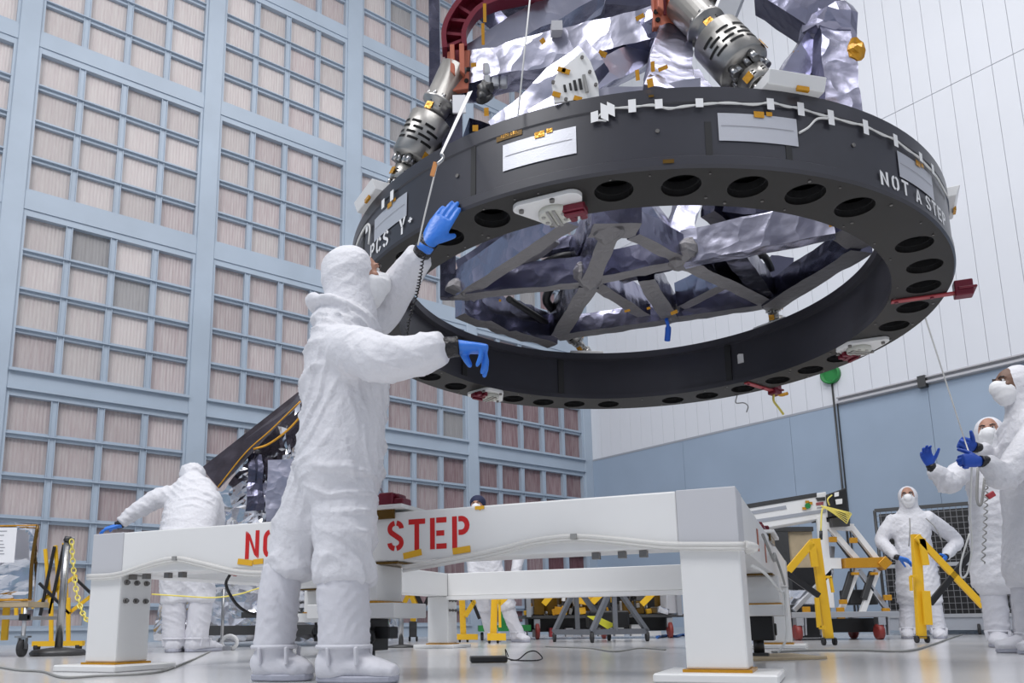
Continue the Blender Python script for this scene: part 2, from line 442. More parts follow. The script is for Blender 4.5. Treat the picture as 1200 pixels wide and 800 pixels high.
# bottom sheet with real round openings, built in polar cells
b = MB()
BR0, BR1, HC = RI, RO - 0.008, 1.425
def ring_grid(b, d0, d1, hole):
    """sector d0..d1 of the bottom sheet; hole centre angle or None"""
    N = 24
    if hole is None:
        m = max(1, int((d1 - d0) / 2))
        for i in range(m):
            x0, x1 = d0 + (d1 - d0) * i / m, d0 + (d1 - d0) * (i + 1) / m
            b.poly([rp(x0, BR0, 0), rp(x1, BR0, 0), rp(x1, BR1, 0), rp(x0, BR1, 0)])
        return
    dr = math.degrees(1 / HC)
    outer = []; inner = []
    hw0, hw1 = hole - d0, d1 - hole
    for k in range(N):
        t = 2 * PI * k / N; c, s = math.cos(t), math.sin(t)
        inner.append((hole + HR * c * dr, HC + HR * s))
        dx = hw1 if c > 0 else hw0; dy = (BR1 - HC) if s > 0 else (HC - BR0)
        sc = 1 / max(abs(c) / 1.0, abs(s) / 1.0)
        outer.append((hole + dx * c * sc, HC + dy * s * sc))
    IN = [b.bm.verts.new(rp(*q, 0)) for q in inner]; OU = [b.bm.verts.new(rp(*q, 0)) for q in outer]
    UPV = [b.bm.verts.new(rp(*q, 0.012)) for q in inner]
    for k in range(N):
        j = (k + 1) % N
        b._face([IN[k], IN[j], OU[j], OU[k]]); b._face([IN[k], IN[j], UPV[j], UPV[k]])
hs = sorted(h % 360 for h in HOLES)
cur = hs[0] - 4.6
for i, h in enumerate(hs):
    nx = hs[(i + 1) % len(hs)] + (360 if i == len(hs) - 1 else 0)
    if cur < h - 4.61: ring_grid(b, cur, h - 4.6, None); cur = h - 4.6
    e = min(h + 4.6, (h + nx) / 2)
    ring_grid(b, cur, e, h); cur = e
ring_grid(b, cur, hs[0] - 4.6 + 360, None)
b.obj('ring_bottom', 'composite_shaded', asm, world=True)
# lining seen through the holes
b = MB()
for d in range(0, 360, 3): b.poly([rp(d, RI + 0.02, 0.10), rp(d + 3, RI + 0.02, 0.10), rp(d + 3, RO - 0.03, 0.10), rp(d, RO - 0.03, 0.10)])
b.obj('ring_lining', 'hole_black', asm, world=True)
# rims of the holes (parts)
for h in HOLES:
    b = MB(); N = 24; dr = math.degrees(1 / HC)
    for (r0, z0, r1, z1) in ((HR, 0.0, HR, 0.028), (HR, 0.028, HR - 0.006, 0.028), (HR - 0.006, 0.028, HR - 0.006, 0.06)):
        for k in range(N):
            t0, t1 = 2 * PI * k / N, 2 * PI * (k + 1) / N
            g = lambda t, r, z: rp(h + r * math.cos(t) * dr, HC + r * math.sin(t), z)
            b.poly([g(t0, r0, z0), g(t1, r0, z0), g(t1, r1, z1), g(t0, r1, z1)])
    b.obj('hole_rim', 'composite_dark', asm, world=True, smooth=True)
# small fastener dots on the bottom face
rd = random.Random(5)
b = MB()
for d in range(-150, 160, 5):
    for r in (1.31, 1.345, 1.51):
        if rd.random() < 0.4:
            dd = d + rd.uniform(-1, 1)
            if min(abs((dd - h + 180) % 360 - 180) for h in HOLES) < 3.6 and 1.34 < r < 1.5: continue
            p = rp(dd, r, -0.001); b.cyl(p, p - RN * 0.003, rd.choice((0.004, 0.006)), n=8)
fd = b.obj('fastener', 'bolt_steel', asm, world=True); fd['kind'] = 'stuff'
# inner seam ribs
for dd in (48.0, 135, -160, 100):
    b = MB(); w = 0.9
    b.hexa([rp(dd - w, RI + 0.008, 0.035), rp(dd + w, RI + 0.008, 0.035), rp(dd + w, RI + 0.022, 0.035), rp(dd - w, RI + 0.022, 0.035), rp(dd - w, RI + 0.008, 0.285), rp(dd + w, RI + 0.008, 0.285), rp(dd + w, RI + 0.022, 0.285), rp(dd - w, RI + 0.022, 0.285)])
    b.obj('seam_strip', 'composite_dark', asm, world=True)
# outer vertical joint strips
for dd, z0, z1 in ((-79.6, 0.05, 0.112), (-91.0, 0.05, 0.19), (-125.5, 0.03, 0.3), (-157, 0.05, 0.3)):
    b = MB(); b.hexa([rp(dd - .45, RO - .006, z0), rp(dd + .45, RO - .006, z0), rp(dd + .45, RO - 0.0035, z0), rp(dd - .45, RO - .0035, z0), rp(dd - .45, RO - .006, z1), rp(dd + .45, RO - .006, z1), rp(dd + .45, RO - .0035, z1), rp(dd - .45, RO - .0035, z1)])
    b.obj('joint_strip', 'composite_dark', asm, world=True)
def ring_patch(b, d0, d1, h0, h1, off=0.002, n=6, skew=0.0, R=RO - 0.006, mi=0):
    for i in range(n):
        a0, a1 = d0 + (d1 - d0) * i / n, d0 + (d1 - d0) * (i + 1) / n
        s0, s1 = skew * i / n, skew * (i + 1) / n
        b.poly([rp(a0, R + off, h0 + s0), rp(a1, R + off, h0 + s1), rp(a1, R + off, h1 + s1), rp(a0, R + off, h1 + s0)], mi)
# silver heater sheets on the outer face, each with a seam line
for (d0, d1) in ((-151.0, -140.0), (-120.3, -109.1), (-89.6, -78.1), (-58.9, -47.8)):
    b = MB(); ring_patch(b, d0, d1, 0.110, 0.226, 0.004, 10)
    p = b.obj('heater_sheet', 'mesh_tape', asm, world=True)
    b = MB(); ring_patch(b, d0 + .4, d1 - .6, 0.171, 0.1735, 0.0055, 10); b.obj('seam_line', 'ink', p, world=True)
    for (a0, a1, h0, h1) in ((d0 + 5.1, d0 + 6.6, 0.212, 0.238), (d0 + 6.9, d0 + 7.8, 0.222, 0.240)):
        b = MB(); ring_patch(b, a0, a1, h0, h1, 0.007, 2); b.obj('amber_tape', 'kapton', p, world=True)
# amber label with its lettering
b = MB(); ring_patch(b, -121.4, -117.2, 0.250, 0.282, 0.003, 5); lab = b.obj('weight_label', 'kapton_dark', asm, world=True)
# tape tabs and cable
CAB = [(-104.8, .225), (-106.2, .232), (-105.2, .262), (-104.6, .270), (-101.5, .268), (-98.4, .262), (-96.3, .248), (-94.2, .248), (-91, .262), (-88, .262), (-84.5, .266), (-81.9, .276), (-79.6, .273), (-77.6, .268), (-74, .262), (-72.6, .258), (-69, .262), (-66.2, .264), (-62.5, .262), (-59.6, .262), (-56.5, .255), (-53, .25), (-50, .248), (-46, .24), (-42, .235), (-38, .24)]
for off in (0.0, 0.005):
    b = MB().tube(spline([rp(d, RO + 0.004, h + off * (1 if i % 2 else -1)) for i, (d, h) in enumerate(CAB)], 5), 0.0034, 6)
    b.obj('sensor_cable', 'cord_white', asm, world=True)
b = MB().tube(spline([rp(-78.0, RO + .006, .163), rp(-76.6, RO + .008, .19), rp(-75, RO + .008, .235), rp(-73, RO + .006, .25)], 5), 0.0045, 6)
b.obj('sensor_cable', 'cord_white', asm, world=True)
for (d, h0, h1, sk) in ((-106.4, .225, .26, 0.004), (-105.0, .24, .295, -.02), (-104.1, .255, .295, -.02), (-101.2, .245, .29, 0.0), (-97.6, .25, .28, 0), (-92.1, .248, .275, 0), (-82.1, .25, .288, 0), (-77.5, .242, .288, 0), (-72.6, .228, .282, 0), (-66.2, .232, .285, 0), (-59.6, .235, .28, 0), (-52.5, .24, .272, 0), (-48, .232, .27, 0), (-144, .235, .275, 0), (-147, .235, .27, 0), (-153.8, .2, .235, 0)):
    b = MB(); ring_patch(b, d - .52, d + .52, h0 - .005, h1 + .005, 0.0145, 2, sk); b.obj('tape_tab', 'strip_white', asm, world=True)
b = MB().tube(spline([rp(-152.6, RO + .006, .12), rp(-152.2, RO + .008, .2), rp(-154, RO + .008, .235), rp(-159, RO + .008, .22), rp(-164, RO + .008, .17)], 5), 0.006, 6)
b.obj('sensor_cable', 'cord_white', asm, world=True)
for (d, d2, h0, h1) in ((-97.4, -95.9, .018, .034), (-98.9, -98.2, .3, .31)):
    b = MB(); ring_patch(b, d, d2, h0, h1, 0.009, 2); b.obj('amber_tape', 'kapton_dark', asm, world=True)
for dd, hh in ((-97.9, .158), (-128.5, .17), (-68.5, .17)):
    p = rp(dd, RO - .006, hh); o = (rp(dd, 2, hh) - p).normalized(); MB().cyl(p, p + o * .006, .008, n=10).obj('rivet', 'bolt_steel', asm, world=True)

# stencil lettering -------------------------------------------------------
def arc(cx, cy, rx, ry, a0, a1, n=8):
    return [(cx + rx * math.cos(math.radians(a0 + (a1 - a0) * i / n)), cy + ry * math.sin(math.radians(a0 + (a1 - a0) * i / n))) for i in range(n + 1)]
T_ = 0.17   # stroke
h_ = T_ / 2
GLY = {
 'N': ('quads', [[(0, 0), (T_, 0), (T_, .74), (0, 1.0)], [(.6 - T_, .26), (.6, 0), (.6, 1), (.6 - T_, 1)], [(0.03, 1.0), (T_ + .03, .86), (.57, 0.0), (.57 - T_, .14)]]),
 'T': ('quads', [[(0, 1 - T_), (.6, 1 - T_), (.6, 1), (0, 1)], [(.3 - h_, 0), (.3 + h_, 0), (.3 + h_, 1 - T_), (.3 - h_, 1 - T_)]]),
 'E': ('quads', [[(0, 0), (T_, 0), (T_, 1), (0, 1)], [(T_ + .05, 1 - T_), (.58, 1 - T_), (.58, 1), (T_ + .05, 1)], [(T_ + .05, .5 - h_), (.5, .5 - h_), (.5, .5 + h_), (T_ + .05, .5 + h_)], [(T_ + .05, 0), (.58, 0), (.58, T_), (T_ + .05, T_)]]),
 'A': ('quads', [[(0, 0), (T_, 0), (.3, .80), (.25, 1)], [(.6 - T_, 0), (.6, 0), (.35, 1), (.30, .80)], [(.19, .22), (.41, .22), (.38, .36), (.22, .36)]]),
 'Y': ('quads', [[(0, 1), (.18, 1), (.36, .45), (.22, .45)], [(.42, 1), (.6, 1), (.41, .52), (.33, .62)], [(.215, 0), (.385, 0), (.37, .42), (.215, .42)]]),
 '+': ('quads', [[(.1, .42), (.5, .42), (.5, .56), (.1, .56)], [(.23, .28), (.37, .28), (.37, .70), (.23, .70)]]),
 '1': ('quads', [[(.22, 0), (.40, 0), (.40, 1), (.22, 1)]]),
 'L': ('quads', [[(0.05, 0), (T_ + .05, 0), (T_ + .05, 1), (.05, 1)], [(T_ + .05, 0), (.55, 0), (.55, T_), (T_ + .05, T_)]]),
 '.': ('quads', [[(.1, 0), (.3, 0), (.3, .2), (.1, .2)]]),
 '7': ('quads', [[(0, .83), (.6, .83), (.6, 1), (0, 1)], [(.15, 0), (.33, 0), (.6, .83), (.42, .83)]]),
 'O': ('str', [arc(.3, .66, .3 - h_, .34 - h_, 12, 80) , arc(.3, .66, .3 - h_, .34 - h_, 100, 180) + arc(.3, .34, .3 - h_, .34 - h_, 180, 260), arc(.3, .34, .3 - h_, .34 - h_, 280, 360) + arc(.3, .66, .3 - h_, .34 - h_, 0, 12, 1)]),
 'C': ('str', [arc(.3, .66, .3 - h_, .34 - h_, 5, 80), arc(.3, .66, .3 - h_, .34 - h_, 100, 180) + arc(.3, .34, .3 - h_, .34 - h_, 180, 260), arc(.3, .34, .3 - h_, .34 - h_, 280, 355)]),
 'S': ('str', [arc(.3, .73, .3 - h_, .27 - h_, 0, 80), arc(.3, .73, .3 - h_, .27 - h_, 100, 225) + [(.3, .5)] + arc(.3, .27, .3 - h_, .27 - h_, 45, -80), arc(.3, .27, .3 - h_, .27 - h_, 260, 180)]),
 'P': ('mix', [[(0, 0), (T_, 0), (T_, 1), (0, 1)]], [[(T_ + .05, 1 - h_), (.32, 1 - h_)] + arc(.32, .70, .28 - h_, .30 - h_, 85, -85) + [(T_ + .05, .40 + h_)]]),
 'B': ('mix', [[(0, 0), (T_, 0), (T_, 1), (0, 1)]], [[(T_, 1 - h_), (.3, 1 - h_)] + arc(.32, .75, .26 - h_, .25 - h_, 85, -85) + [(T_, .5)], [(T_, .5)] + arc(.32, .25, .26 - h_, .25 - h_, 85, -85) + [(T_, h_)]]),
 '2': ('str', [arc(.3, .72, .3 - h_, .28 - h_, 170, 0) + [(.08, h_), (.6, h_)]]),
 '3': ('str', [arc(.3, .74, .28 - h_, .26 - h_, 150, -80), arc(.3, .26, .28 - h_, .26 - h_, 80, -150)]),
}
def stroke_quads(pl):
    out = []
    n = len(pl); L = []; R = []
    for i, p in enumerate(pl):
        a = pl[max(0, i - 1)]; c = pl[min(n - 1, i + 1)]
        dx, dy = c[0] - a[0], c[1] - a[1]; l = math.hypot(dx, dy) or 1
        L.append((p[0] - dy / l * h_, p[1] + dx / l * h_)); R.append((p[0] + dy / l * h_, p[1] - dx / l * h_))
    for i in range(n - 1): out.append([R[i], R[i + 1], L[i + 1], L[i]])
    return out
def glyph(ch):
    g = GLY[ch]
    if g[0] == 'quads': return g[1]
    if g[0] == 'str': return [q for pl in g[1] for q in stroke_quads(pl)]
    return list(g[1]) + [q for pl in g[2] for q in stroke_quads(pl)]
def subdiv_quads(qs, nv=4):
    return qs
def letter(name, ch, fn, m, parent, world=True):
    b = MB()
    for q in glyph(ch):
        b.poly([fn(u, v_) for u, v_ in q])
    return b.obj(name, m, parent, world=world)
def ring_text(txt, degs, h0, hh, wdeg):
    for ch, d in zip(txt, degs):
        letter('stencil_letter', ch, lambda u, v_: rp(d + u / .6 * wdeg, RO + 0.002, h0 + v_ * hh), 'stencil_white', asm)
ring_text('NOTASTEP', [-63.9, -61.4, -58.9, -55.3, -52.0, -49.7, -47.4, -45.1], 0.032, 0.064, 1.75)
ring_text('PCSY', [-152.2, -149.6, -147.0, -141.9], 0.030, 0.078, 1.85)
letter('stencil_letter', '+', lambda u, v_: rp(-139.6 + u / .6 * 1.6, RO + 0.002, 0.045 + v_ * 0.06), 'stencil_white', asm)
for ch, d in zip('2371LBS.', [-120.6, -120.25, -119.9, -119.55, -118.95, -118.6, -118.25, -117.9]):
    letter('label_digit', ch, lambda u, v_: rp(d + u / .6 * .26, RO + 0.001, 0.258 + v_ * 0.014), 'kapton', lab)

# white mounting plates under the ring with machined socket and red catch
def ring_plate(dc, big=True):
    x = lambda t, r: rp(dc + math.degrees(t / 1.43), 1.425 + r, 0)
    def P(t, r, h): return rp(dc + math.degrees(t / 1.43), 1.425 + r, h)
    out = []
    for (cx, cy, a0, a1, rr_) in ((.095, .025, 0, 90, .045), (-.10, .025, 90, 190, .04), (-.025, -.10, 200, 270, .04), (.075, -.10, 270, 360, .04)):
        for k in range(7):
            t = math.radians(a0 + (a1 - a0) * k / 6); out.append((cx + rr_ * math.cos(t), cy + rr_ * math.sin(t)))
    b = MB(); b.prism([P(u, w, 0) for u, w in out], 0.022, -RN)
    pl_ = b.obj('mounting_plate', 'white_paint', asm, world=True, bevel=0.003)
    b = MB(); b.lathe(P(.01, -.045, -0.022), -RN, [(0, .066), (.022, .064), (.024, .06)], 28)
    so = b.obj('socket_disc', 'pale_green', pl_, world=True)
    b = MB(); e1 = (P(.1, 0, 0) - P(0, 0, 0)).normalized(); e2 = (P(0, .1, 0) - P(0, 0, 0)).normalized()
    c = P(.01, -.045, -.046)
    Mx = Matrix((e1, e2, -RN)).transposed().to_4x4(); Mx.translation = c
    b.box(-.018, -.006, -.06, .06, 0, .008, Mx).box(.006, .018, -.06, .06, 0, .008, Mx)
    for (u, w) in ((-.04, .02), (-.038, -.025), (.04, .02), (.038, -.025), (-.022, -.045)): b.cyl(Mx @ V((u, w, 0)), Mx @ V((u, w, .004)), .008, n=12)
    b.obj('socket_bolts', 'machined', pl_, world=True)
    for (u, w) in ((-.105, .03), (.03, .055), (-.03, -.125), (.115, -.11)):
        b = MB().cyl(P(u, w, -.022), P(u, w, -.034), .010, n=12); b.obj('bolt', 'bolt_steel', pl_, world=True)
    b = MB(); c = P(.10, -.03, -.022); Mx.translation = c
    b.box(-.045, .045, -.03, .03, 0, .03, Mx).box(-.035, -.008, -.07, -.03, 0, .028, Mx).box(.008, .035, -.065, -.03, 0, .028, Mx).box(-.042, .042, -.0, .02, .03, .042, Mx)
    b.obj('red_catch', 'clamp_red', pl_, world=True, bevel=0.004, label='dark red catch')
for dc in (-114.7, 8.2, 122.0): ring_plate(dc)
# red arms clipped on the ring rim
def red_arm(d0, d1, tassel=False):
    b = MB(); a0, a1 = rp(d0, 1.30, -.006), rp(d1, 1.60, -.006)
    b.beam(a0, a1, .035, .01, RN)
    o = b.obj('red_arm', 'bar_red', asm, world=True, bevel=.002, label='red clip-on arm')
    c = rp(d1, 1.61, 0); e = (a1 - a0).normalized(); s_ = RN.cross(e)
    Mx = Matrix((e, s_, RN)).transposed().to_4x4(); Mx.translation = c
    MB().box(-.035, .045, -.03, .03, -.03, .05, Mx).box(-.02, .06, -.04, .04, .0, .012, Mx).obj('arm_block', 'clamp_red', o, world=True, bevel=.004)
    for t in (.08, .6): p = a0.lerp(a1, t); MB().cyl(p - RN * .012, p, .009, n=10).obj('arm_screw', 'clamp_red', o, world=True)
    if tassel:
        MB().tube(spline([c, c + V((.04, 0, -.03)), c + V((.09, .0, -.02))], 4), .012, 6).obj('amber_tail', 'kapton', o, world=True)
        MB().tube(spline([c, c + V((-.01, 0, -.07)), c + V((.02, 0, -.12)), c + V((.05, 0, -.17))], 4), .008, 6).obj('cord_tail', 'chain_yellow', o, world=True)
red_arm(-17.8, -18.8); red_arm(43.0, 41.5, True)
MB().tube(spline([rp(50, 1.54, 0), rp(50.5, 1.545, -.05), rp(48.5, 1.55, -.06), rp(47.5, 1.55, -.09), rp(48, 1.55, -.13)], 6), .004, 5).obj('loose_wire', 'cord_grey', asm, world=True)
MB().box(-.015, .015, -.015, .015, -.03, .03, Matrix.Translation(rp(44.3, RI + .018, .17))).obj('tape_tab', 'strip_white', asm, world=True)

# foil-wrapped members ------------------------------------------------------
fz = random.Random(11)
def foil_box(a, b, w, h, upv=(0, 0, 1), amp=0.010, w2=None, h2=None, step=0.055, flat=False):
    """a square-section member wrapped in crumpled film: subdivided and pushed about by noise; material 0 sides/top, 1 underside"""
    a, b = V(a), V(b); L = (b - a).length; d = (b - a).normalized()
    r = d.cross(V(upv))
    if r.length < 1e-3: r = d.cross(V((0, 1, 0)))
    r.normalize(); u = r.cross(d)
    w2 = w if w2 is None else w2; h2 = h if h2 is None else h2
    n = max(3, int(L / step)); K = 3
    m = MB(); off = V((fz.uniform(0, 50), fz.uniform(0, 50), fz.uniform(0, 50)))
    prof = []
    for k in range(K): prof.append((-.5 + k / K, -.5))
    for k in range(K): prof.append((.5, -.5 + k / K))
    for k in range(K): prof.append((.5 - k / K, .5))
    for k in range(K): prof.append((-.5, .5 - k / K))
    rings = []
    for i in range(n + 1):
        t = i / n; c = a.lerp(b, t); ww = w + (w2 - w) * t; hh = h + (h2 - h) * t; rg = []
        for (x, y) in prof:
            sx = x * 0.96 if abs(x) == .5 and abs(y) == .5 else x
            p = c + r * (sx * ww) + u * (y * hh)
            q = p * 7 + off
            nv = noise.noise_vector(q) * amp + noise.noise_vector(q * 2.7) * amp * .5
            p = p + nv + d * noise.noise(q * 3) * step * 0.25 * (0 < i < n)
            rg.append(m.bm.verts.new(p))
        rings.append(rg)
    N = len(prof)
    for A, B in zip(rings, rings[1:]):
        for k in range(N):
            f = m._face([A[k], A[(k + 1) % N], B[(k + 1) % N], B[k]])
            if f: f.material_index = 1 if k < K else 0; f.smooth = not flat
    m._face(rings[0][::-1]); m._face(rings[-1])
    return m
def member(a, b, w, h, mats=('foil', 'foil_tape'), upv=(0, 0, 1), amp=0.009, name='truss_member', parent=None, **k):
    if (V(a).z + V(b).z) / 2 < 2.45 and mats in (('foil', 'foil_tape'), ('foil_dark', 'foil_tape'), ('foil_bright', 'foil')) and parent is None and abs((V(b) - V(a)).normalized().z) < .4 and (V(a) - RC).dot(RN) < .7 and h < .21 and (V(a) - RC - RN * (V(a) - RC).dot(RN)).length < 1.25:
        w *= .86; h *= 1.3; a = V(a) + V((0, 0, .025)); b = V(b) + V((0, 0, .025))
    o = foil_box(a, b, w, h, upv, amp, **k).obj(name, list(mats), parent or asm, world=True)
    o.data.set_sharp_from_angle(angle=0.62); return o
ZL, ZU = 2.285, 2.85
Pn = {k: atz(x, y, ZL) for k, (x, y) in dict(P1=(540, 338), P2=(690, 322), P3=(714, 266), P4=(800, 298), P5=(978, 262), P6=(903, 348), P5b=(1008, 281), P7=(785, 366), P8=(652, 386)).items()}
T1 = atz(548, 95, ZU); T2 = atz(778, 36, ZU); T3 = atz(970, 38, ZU)
LOW = ('foil', 'foil_tape'); DRK = ('foil_dark', 'foil_tape'); DD = ('foil_dark', 'foil_dark'); BRT = ('foil_bright', 'foil')  # BRT: darker foil beneath, the underside's shade put into the colour
member(Pn['P1'], Pn['P2'], .11, .13, LOW)
member(Pn['P1'], atz(668, 252, 2.40), .12, .13, LOW)
member(Pn['P1'] + V((.05, .12, 0)), atz(650, 278, 2.5), .07, .10, DRK)
member(Pn['P2'], Pn['P3'], .13, .13, LOW)
member(atz(692, 262, ZL), atz(748, 262, ZL), .20, .10, LOW)
member(atz(742, 268, ZL), Pn['P4'], .10, .11, LOW)
member(Pn['P2'], Pn['P4'], .13, .12, LOW)
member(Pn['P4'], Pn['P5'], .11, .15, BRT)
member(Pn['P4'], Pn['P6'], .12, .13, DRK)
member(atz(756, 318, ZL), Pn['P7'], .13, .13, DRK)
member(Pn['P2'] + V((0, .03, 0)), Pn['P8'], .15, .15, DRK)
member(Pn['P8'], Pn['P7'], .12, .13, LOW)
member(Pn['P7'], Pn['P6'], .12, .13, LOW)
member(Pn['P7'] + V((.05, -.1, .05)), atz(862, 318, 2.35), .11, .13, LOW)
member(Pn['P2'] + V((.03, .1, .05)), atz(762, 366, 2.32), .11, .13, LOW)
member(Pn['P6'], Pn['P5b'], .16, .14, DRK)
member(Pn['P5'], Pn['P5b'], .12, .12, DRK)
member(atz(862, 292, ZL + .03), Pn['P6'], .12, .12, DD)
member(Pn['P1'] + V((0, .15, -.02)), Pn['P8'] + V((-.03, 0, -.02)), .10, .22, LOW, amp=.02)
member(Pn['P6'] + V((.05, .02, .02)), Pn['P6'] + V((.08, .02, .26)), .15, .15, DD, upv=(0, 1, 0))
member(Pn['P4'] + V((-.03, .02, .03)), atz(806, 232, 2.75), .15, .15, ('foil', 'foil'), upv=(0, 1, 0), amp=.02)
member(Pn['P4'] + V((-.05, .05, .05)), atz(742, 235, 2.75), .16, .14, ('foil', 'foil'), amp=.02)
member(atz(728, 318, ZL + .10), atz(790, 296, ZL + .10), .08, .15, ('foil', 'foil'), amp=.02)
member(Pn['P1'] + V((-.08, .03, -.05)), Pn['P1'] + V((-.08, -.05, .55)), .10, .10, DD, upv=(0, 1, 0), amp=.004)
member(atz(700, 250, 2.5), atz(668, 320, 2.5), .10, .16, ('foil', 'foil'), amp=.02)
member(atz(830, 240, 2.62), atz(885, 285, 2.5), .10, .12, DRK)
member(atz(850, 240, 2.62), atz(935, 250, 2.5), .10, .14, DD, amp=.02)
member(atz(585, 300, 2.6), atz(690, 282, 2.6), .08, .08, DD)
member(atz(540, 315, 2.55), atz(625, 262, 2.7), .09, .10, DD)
# upper members
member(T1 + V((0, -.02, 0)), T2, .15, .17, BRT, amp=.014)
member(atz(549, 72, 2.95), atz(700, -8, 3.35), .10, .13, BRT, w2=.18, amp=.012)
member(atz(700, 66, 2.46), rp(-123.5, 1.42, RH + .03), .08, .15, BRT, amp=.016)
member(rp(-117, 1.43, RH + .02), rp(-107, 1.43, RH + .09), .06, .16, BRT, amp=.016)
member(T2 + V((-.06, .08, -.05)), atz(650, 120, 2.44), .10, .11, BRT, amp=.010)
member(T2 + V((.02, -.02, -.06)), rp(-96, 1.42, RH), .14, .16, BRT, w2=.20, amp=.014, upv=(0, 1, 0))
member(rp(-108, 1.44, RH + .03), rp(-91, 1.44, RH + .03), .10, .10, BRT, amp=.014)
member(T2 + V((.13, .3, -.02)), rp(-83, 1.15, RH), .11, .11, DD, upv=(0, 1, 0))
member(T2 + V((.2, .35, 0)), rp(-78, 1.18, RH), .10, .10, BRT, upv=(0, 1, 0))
member(atz(900, -12, 3.15), T3 + V((0, 0, .02)), .17, .16, ('foil', 'foil_dark'), amp=.012)  # dark foil below carries the shade of the underside
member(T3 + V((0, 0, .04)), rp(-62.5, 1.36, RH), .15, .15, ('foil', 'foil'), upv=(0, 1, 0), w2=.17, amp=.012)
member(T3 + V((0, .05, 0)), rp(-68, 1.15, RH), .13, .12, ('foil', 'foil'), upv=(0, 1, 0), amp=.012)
member(T3 + V((-.02, .02, .03)), rp(-76, 1.12, RH + .02), .10, .11, ('foil', 'foil_dark'), amp=.01)  # underside shade again put into a darker foil
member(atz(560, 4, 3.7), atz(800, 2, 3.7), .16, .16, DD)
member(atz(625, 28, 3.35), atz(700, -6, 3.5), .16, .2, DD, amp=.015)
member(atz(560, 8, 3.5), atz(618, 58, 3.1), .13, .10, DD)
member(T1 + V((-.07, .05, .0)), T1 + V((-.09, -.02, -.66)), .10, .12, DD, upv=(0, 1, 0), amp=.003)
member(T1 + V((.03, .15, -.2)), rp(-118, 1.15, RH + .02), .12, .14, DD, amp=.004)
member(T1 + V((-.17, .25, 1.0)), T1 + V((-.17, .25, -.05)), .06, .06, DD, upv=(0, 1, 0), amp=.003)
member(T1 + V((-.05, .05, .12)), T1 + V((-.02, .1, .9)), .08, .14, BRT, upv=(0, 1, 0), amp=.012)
# node gussets
for p, r in ((T1, .11), (T2, .12), (T3, .13), (Pn['P1'], .09), (Pn['P2'], .11), (Pn['P4'], .11), (Pn['P6'], .10), (Pn['P7'], .09), (Pn['P8'], .10), (Pn['P3'], .10)):
    b = MB().ball(p, r, (1, 1, .8), 14)
    for v_ in b.bm.verts: v_.co += noise.noise_vector(v_.co * 14) * .03
    b.obj('joint_wrap', 'foil_tape' if p.z < 2.5 else 'foil', asm, world=True, smooth=False)
# little silver box, harness bundles
w_ = atz(921, 337, 2.34)
MB().box(-.05, .05, -.05, .05, -.05, .06, Matrix.Translation(w_ + V((0, -.08, 0)))).obj('sensor_box', 'foil_bright', asm, world=True)
for pts, r in (([(905, 318, 2.45), (895, 300, 2.5), (880, 302, 2.5), (870, 290, 2.5)], .022), ([(650, 330, 2.5), (640, 350, 2.4), (650, 365, 2.38)], .03), ([(596, 350, 2.3), (615, 362, 2.3), (640, 378, 2.3)], .022), ([(630, 312, 2.5), (660, 300, 2.5), (700, 300, 2.5)], .025), ([(545, 250, 2.6), (575, 262, 2.6), (600, 250, 2.6)], .03)):
    MB().tube(spline([atz(*p) for p in pts], 6), r, 7).obj('wire_bundle', 'black_plastic', asm, world=True)
# amber tapes on the foil (parts)
def tape(x, y, z, w=.03, h=.03, ang=0.0, m='kapton', pull=0.02):
    p = atz(x, y, z); d = (p - EYE).normalized(); p = p - d * pull
    e = d.cross(V((0, 0, 1))).normalized(); u = e.cross(d); c, s = math.cos(ang), math.sin(ang)
    e, u = e * c + u * s, u * c - e * s
    b = MB(); w *= .75; h *= .75; b.prism([p + e * (sx * w / 2) + u * (sy * h / 2) for sx, sy in ((-1, -1), (1, -1), (1, 1), (-1, 1))], .004, d)
    b.obj('amber_tape', m, asm, world=True)
for (x, y, z, w, h, an) in ((636, 48, 2.87, .03, .03, .6), (555, 76, 2.86, .035, .025, .1), (706, 63, 2.72, .05, .03, -.5), (750, 20, 2.87, .05, .025, .3), (774, 56, 2.74, .035, .03, .5), (765, 78, 2.4, .02, .05, 0), (747, 88, 2.3, .02, .05, .05), (762, 97, 2.25, .03, .04, .1), (777, 80, 2.4, .05, .02, .2), (932, 63, 2.75, .03, .03, -.3), (570, 131, 2.25, .025, .04, 0), (557, 150, 2.2, .03, .03, 0), (586, 352, 2.26, .02, .02, 0), (735, 364, 2.27, .05, .02, .2), (760, 361, 2.27, .03, .02, .2), (566, 40, 3.0, .02, .12, 0), (568, 15, 3.0, .02, .1, 0), (975, 262, 2.25, .04, .04, 0), (790, 366, 2.25, .06, .03, .3)):
    tape(x, y, z, w, h, an, pull=.09)
b = MB(); p = atz(993, 82, 2.5); b.ball(p + V((-.02, -.12, 0)), .06, (.6, .25, .85), 12); 
for v_ in b.bm.verts: v_.co += noise.noise_vector(v_.co * 40) * .014
b.obj('amber_patch', 'kapton', asm, world=True, smooth=False)
# blue glove-like tag hanging below the truss
b = MB().tube(spline([atz(781, 374, 2.2), atz(783, 384, 2.17), atz(782, 399, 2.1)], 5), [.012] * 5 + [.02] * 6, 8); b.obj('blue_tag', mat('tag_blue', (.01, .12, .62), .5), asm, world=True)

